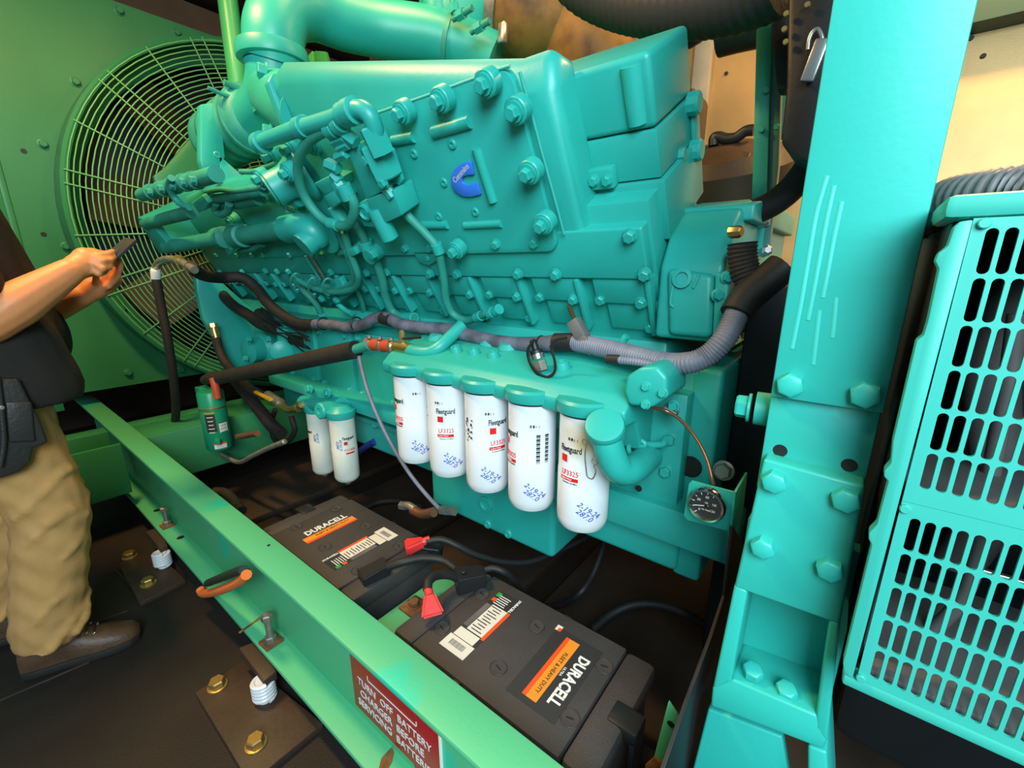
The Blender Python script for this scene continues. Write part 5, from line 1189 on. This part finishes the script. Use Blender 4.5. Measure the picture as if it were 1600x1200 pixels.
# right hand: palm plus five fingers closing on the phone
def hand(w, p, fingers, thumb, sk):
    d = (p-w).normalized()
    sk.append((w, w+(p-w)*.6, .029, .034)); sk.append((w+(p-w)*.6, p+d*.02, .034, .031))
    for f in fingers + [thumb]:
        for a, b in zip(f, f[1:]): sk.append((a, b, .0092, .0082))
pr = lambda x, y, X: PX(x, y, X)
fingR = [[pr(140, 396, -1.70), pr(155, 399, -1.69), pr(168, 397, -1.70), pr(176, 393, -1.72)],
         [pr(146, 402, -1.685), pr(160, 408, -1.675), pr(171, 407, -1.69), pr(178, 402, -1.71)],
         [pr(146, 411, -1.68), pr(160, 420, -1.668), pr(170, 418, -1.685), pr(172, 410, -1.70)],
         [pr(142, 420, -1.685), pr(154, 428, -1.675), pr(162, 425, -1.69), pr(163, 418, -1.70)]]
thR = [pr(128, 400, -1.72), pr(148, 394, -1.735), pr(164, 396, -1.74), pr(175, 396, -1.745)]
hand(wrR, palmR, fingR, thR, sk)
fingL = [[pr(165, 432, -1.78), pr(177, 424, -1.765), pr(184, 414, -1.76), pr(186, 405, -1.765)],
         [pr(168, 438, -1.775), pr(180, 430, -1.755), pr(187, 421, -1.75), pr(188, 411, -1.755)],
         [pr(166, 446, -1.775), pr(177, 440, -1.752), pr(184, 431, -1.748), pr(184, 421, -1.752)],
         [pr(160, 452, -1.78), pr(169, 448, -1.758), pr(176, 440, -1.752), pr(176, 432, -1.755)]]
thL = [pr(150, 440, -1.765), pr(150, 428, -1.745), pr(158, 421, -1.735), pr(168, 418, -1.735)]
hand(wrL, palmL, fingL, thL, sk)
ell = [(head, (.075, .098, .115), I4), (head+Vector((0, .035, -.06)), (.052, .062, .06), I4), (head+Vector((0, .098, -.015)), (.012, .018, .022), I4),
       (head+Vector((.076, -.01, -.01)), (.010, .022, .032), I4), (head+Vector((-.076, -.01, -.01)), (.010, .022, .032), I4),
       (head+Vector((.0, .088, -.06)), (.026, .012, .007), I4), (Vector((XB, .0, 1.15)), (.13, .09, .25), I4), (palmR, (.034, .034, .040), I4), (palmL, (.032, .034, .036), I4)]
bm = fuse('body', sk, SKIN, man, .0042, 3, ell=ell); body = finish('body', bm, SKIN, man, ang=180)
for s in (-1, 1):
    e = lathe('eye', [(.001, -.006), (.009, -.003), (.009, .001), (.006, .004), (.001, .005)], head+Vector((s*.031, .084, .010)), (0, 1, 0), WTXT, body, 14)
    lathe('iris', [(.0045, .003), (.0045, .0055), (.001, .0058)], head+Vector((s*.031, .084, .010)), (0, 1, 0), HAIR, e, 12)
bm = fuse('hair', [], HAIR, man, .01, 4, ell=[(head+Vector((0, -.02, .03)), (.082, .098, .10), I4)]); finish('hair', bm, HAIR, man, ang=180)
# shirt: torso and short sleeves
shirt = [(Vector((-1.79, .02, 1.33)), Vector((-1.81, .05, .95)), .125, .13), (Vector((-2.01, .0, 1.33)), Vector((-1.99, .03, .95)), .125, .13), (Vector((XB, .03, 1.36)), Vector((XB, .08, 1.0)), .12, .15),
         (Vector((-1.80, .06, 1.0)), Vector((-1.80, .09, .88)), .132, .13), (Vector((-1.99, .03, 1.0)), Vector((-1.99, .03, .89)), .13, .128),
         (shR+Vector((-.05, 0, -.01)), shR, .09, .088), (shR, shR+(elbR-shR)*.72, .088, .078), (shL+Vector((.05, 0, -.01)), shL, .09, .088), (shL, shL+(elbL-shL)*.72, .088, .078), (Vector((XB, 0, 1.40)), Vector((XB, .0, 1.44)), .09, .068)]
bm = fuse('shirt', shirt, SHIRT, man, .012, 6)
bmesh.ops.bisect_plane(bm, geom=bm.verts[:]+bm.edges[:]+bm.faces[:], plane_co=(0, 0, .835), plane_no=(0, 0, -1), clear_outer=True)
bmesh.ops.holes_fill(bm, edges=[e for e in bm.edges if e.is_boundary])
finish('shirt', bm, SHIRT, man, ang=180)
# trousers with folds
tr_ = []
for hip, knee, ank in ((hipR, kneeR, ankR), (hipL, kneeL, ankL)):
    tr_ += [(hip, hip+(knee-hip)*.5, .118, .100), (hip+(knee-hip)*.5, knee, .100, .086), (knee, knee+(ank-knee)*.45, .086, .086), (knee+(ank-knee)*.45, ank+Vector((0, .01, .05)), .086, .083)]
tr_ += [(Vector((-1.85, .02, .90)), Vector((-1.97, .02, .90)), .125, .125)]
rnd = random.Random(5)
for knee, ank, hip in ((kneeR, ankR, hipR), (kneeL, ankL, hipL)):
    for hh, ph0, amp in ((.585, .6, .016), (.53, 2.2, .014), (.475, .2, .018), (.43, 1.4, .013), (.33, .9, .010), (.235, .4, .014), (.185, 1.8, .016), (.15, .9, .012)):
        c = (knee+(hip-knee)*((hh-.5)/.36)) if hh > .5 else ank+(knee-ank)*((hh-.1)/.4)
        rr = .078+max(0, hh-.5)*.06+(.008 if hh < .2 else 0)
        arc = [c+Vector((rr*math.cos(ph0+t*.32-1.3), rr*math.sin(ph0+t*.32-1.3), .05*math.sin(t*.55-1))) for t in range(7)]
        for p, q in zip(arc, arc[1:]): tr_.append((p, q, amp, amp*.8))
bm = fuse('trousers', tr_, KHAKI, man, .008, 3)
bmesh.ops.bisect_plane(bm, geom=bm.verts[:]+bm.edges[:]+bm.faces[:], plane_co=(0, 0, .118), plane_no=(0, -.10, -1), clear_outer=True)
bmesh.ops.holes_fill(bm, edges=[e for e in bm.edges if e.is_boundary])
for v in bm.verts:
    v.co += v.normal*(.0022*math.sin(v.co.z*70+v.co.y*60+3*math.sin(v.co.x*30)))
finish('trousers', bm, KHAKI, man, ang=180)
# shoes
def shoe(heel, toe, tagn):
    heel, toe = Vector(heel), Vector(toe); d = (toe-heel); L = d.length; d.normalize(); s = Vector((d.y, -d.x, 0)); u = Vector((0, 0, 1))
    st = [(0, .034, .10), (.12, .041, .125), (.30, .042, .125), (.45, .044, .105), (.62, .050, .080), (.80, .050, .068), (.93, .040, .058), (1.0, .018, .042)]
    bm = bmesh.new(); rows = []
    for t, w, h in st:
        c = heel+d*(L*t); row = []
        for k in range(13):
            a = PI*k/12; x = math.cos(a); z = math.sin(a)
            row.append(bm.verts.new(c+s*(w*x*(1 if z < .5 else 1))+u*(.022+(h-.022)*z**.7)))
        rows.append(row)
    for A, B in zip(rows, rows[1:]):
        for j in range(12): bm.faces.new((A[j], A[j+1], B[j+1], B[j]))
        bm.faces.new((A[12], A[0], B[0], B[12]))
    bm.faces.new(rows[0]); bm.faces.new(rows[-1][::-1])
    sh = finish('shoe', bm, SHOE, man, ang=70)
    out = [heel+d*(L*t)+s*(w+.006) for t, w, h in st] + [heel+d*(L*t)-s*(w+.006) for t, w, h in st[::-1]]
    prism('sole', [p+Vector((0, 0, .001)) for p in out], (0, 0, .026), SOLE, sh, .005)
    for k in range(4):
        for q in (-1, 1):
            lathe('eyelet', [(.004, -.004), (.004, .002), (.002, .003)], heel+d*(L*(.46+.055*k))+s*(q*.024)+u*(.108-.0095*k), u+s*q*.4, STEEL, sh, 8)
        tube('lace', [heel+d*(L*(.46+.055*k))+s*(q*.022)+u*(.114-.0095*k+(.004 if q == 0 else 0)) for q in (-1, 0, 1)], .0022, SOLE, sh, 6)
    tube('welt_stitch', [heel+d*(L*t)+s*(w*.9)+u*.036 for t, w, h in st[1:7]], .002, BROWN, sh, 6)
shoe(PZ(42, 1050, 0)+Vector((.005, -.0, 0)), PZ(222, 992, 0), 'R')
shoe((-2.09, -.16, 0), (-2.03, .11, 0), 'L')
ph = thing('mobile_phone', 'dark mobile phone held up in the man\'s hands', 'phone', PX(185, 400, -1.745))
A, B = PX(174, 402, -1.748), PX(205, 374, -1.748); d = (B-A).normalized()
obox('phone_body', (A+B)/2, d, Vector((1, .25, 0)).cross(d).cross(d), Vector((1, .25, 0)).cross(d), ((B-A).length, .072, .010), mat('phone_case', (.03, .025, .025), .4), ph, .003)
for q in (.35, .45): lathe('camera_lens', [(.005, -.006), (.005, .0062), (.002, .0065)], A+(B-A)*q, Vector((1, -.4, .2)), INK, ph, 10)
bag = thing('tool_pouch', 'black leather pouch hanging at the man\'s hip', 'pouch', PX(35, 720, -1.66))
LEA = mat('black_leather', (.022, .018, .018), .45, bump=.3, bscale=90)
prism('pouch', [PX(x, y, -1.655) for x, y in ((-40, 590), (30, 592), (46, 625), (62, 655), (73, 685), (76, 692), (65, 697), (52, 700), (48, 722), (32, 737), (0, 748), (-40, 755))], (-.045, 0, 0), LEA, bag, .012, 4)
prism('flap', [PX(x, y, -1.648) for x, y in ((8, 628), (50, 628), (56, 690), (14, 692))], (-.012, 0, 0), LEA, bag, .005, 3)
tube('strap', [PX(x, y, -1.65) for x, y in ((-4, 590), (2, 640), (6, 690), (0, 730))], .006, LEA, bag, 8)
lathe('rivet', [(.006, -.003), (.006, .003), (.003, .005)], PX(2, 637, -1.647), (1, 0, 0), STEELD, bag, 10)
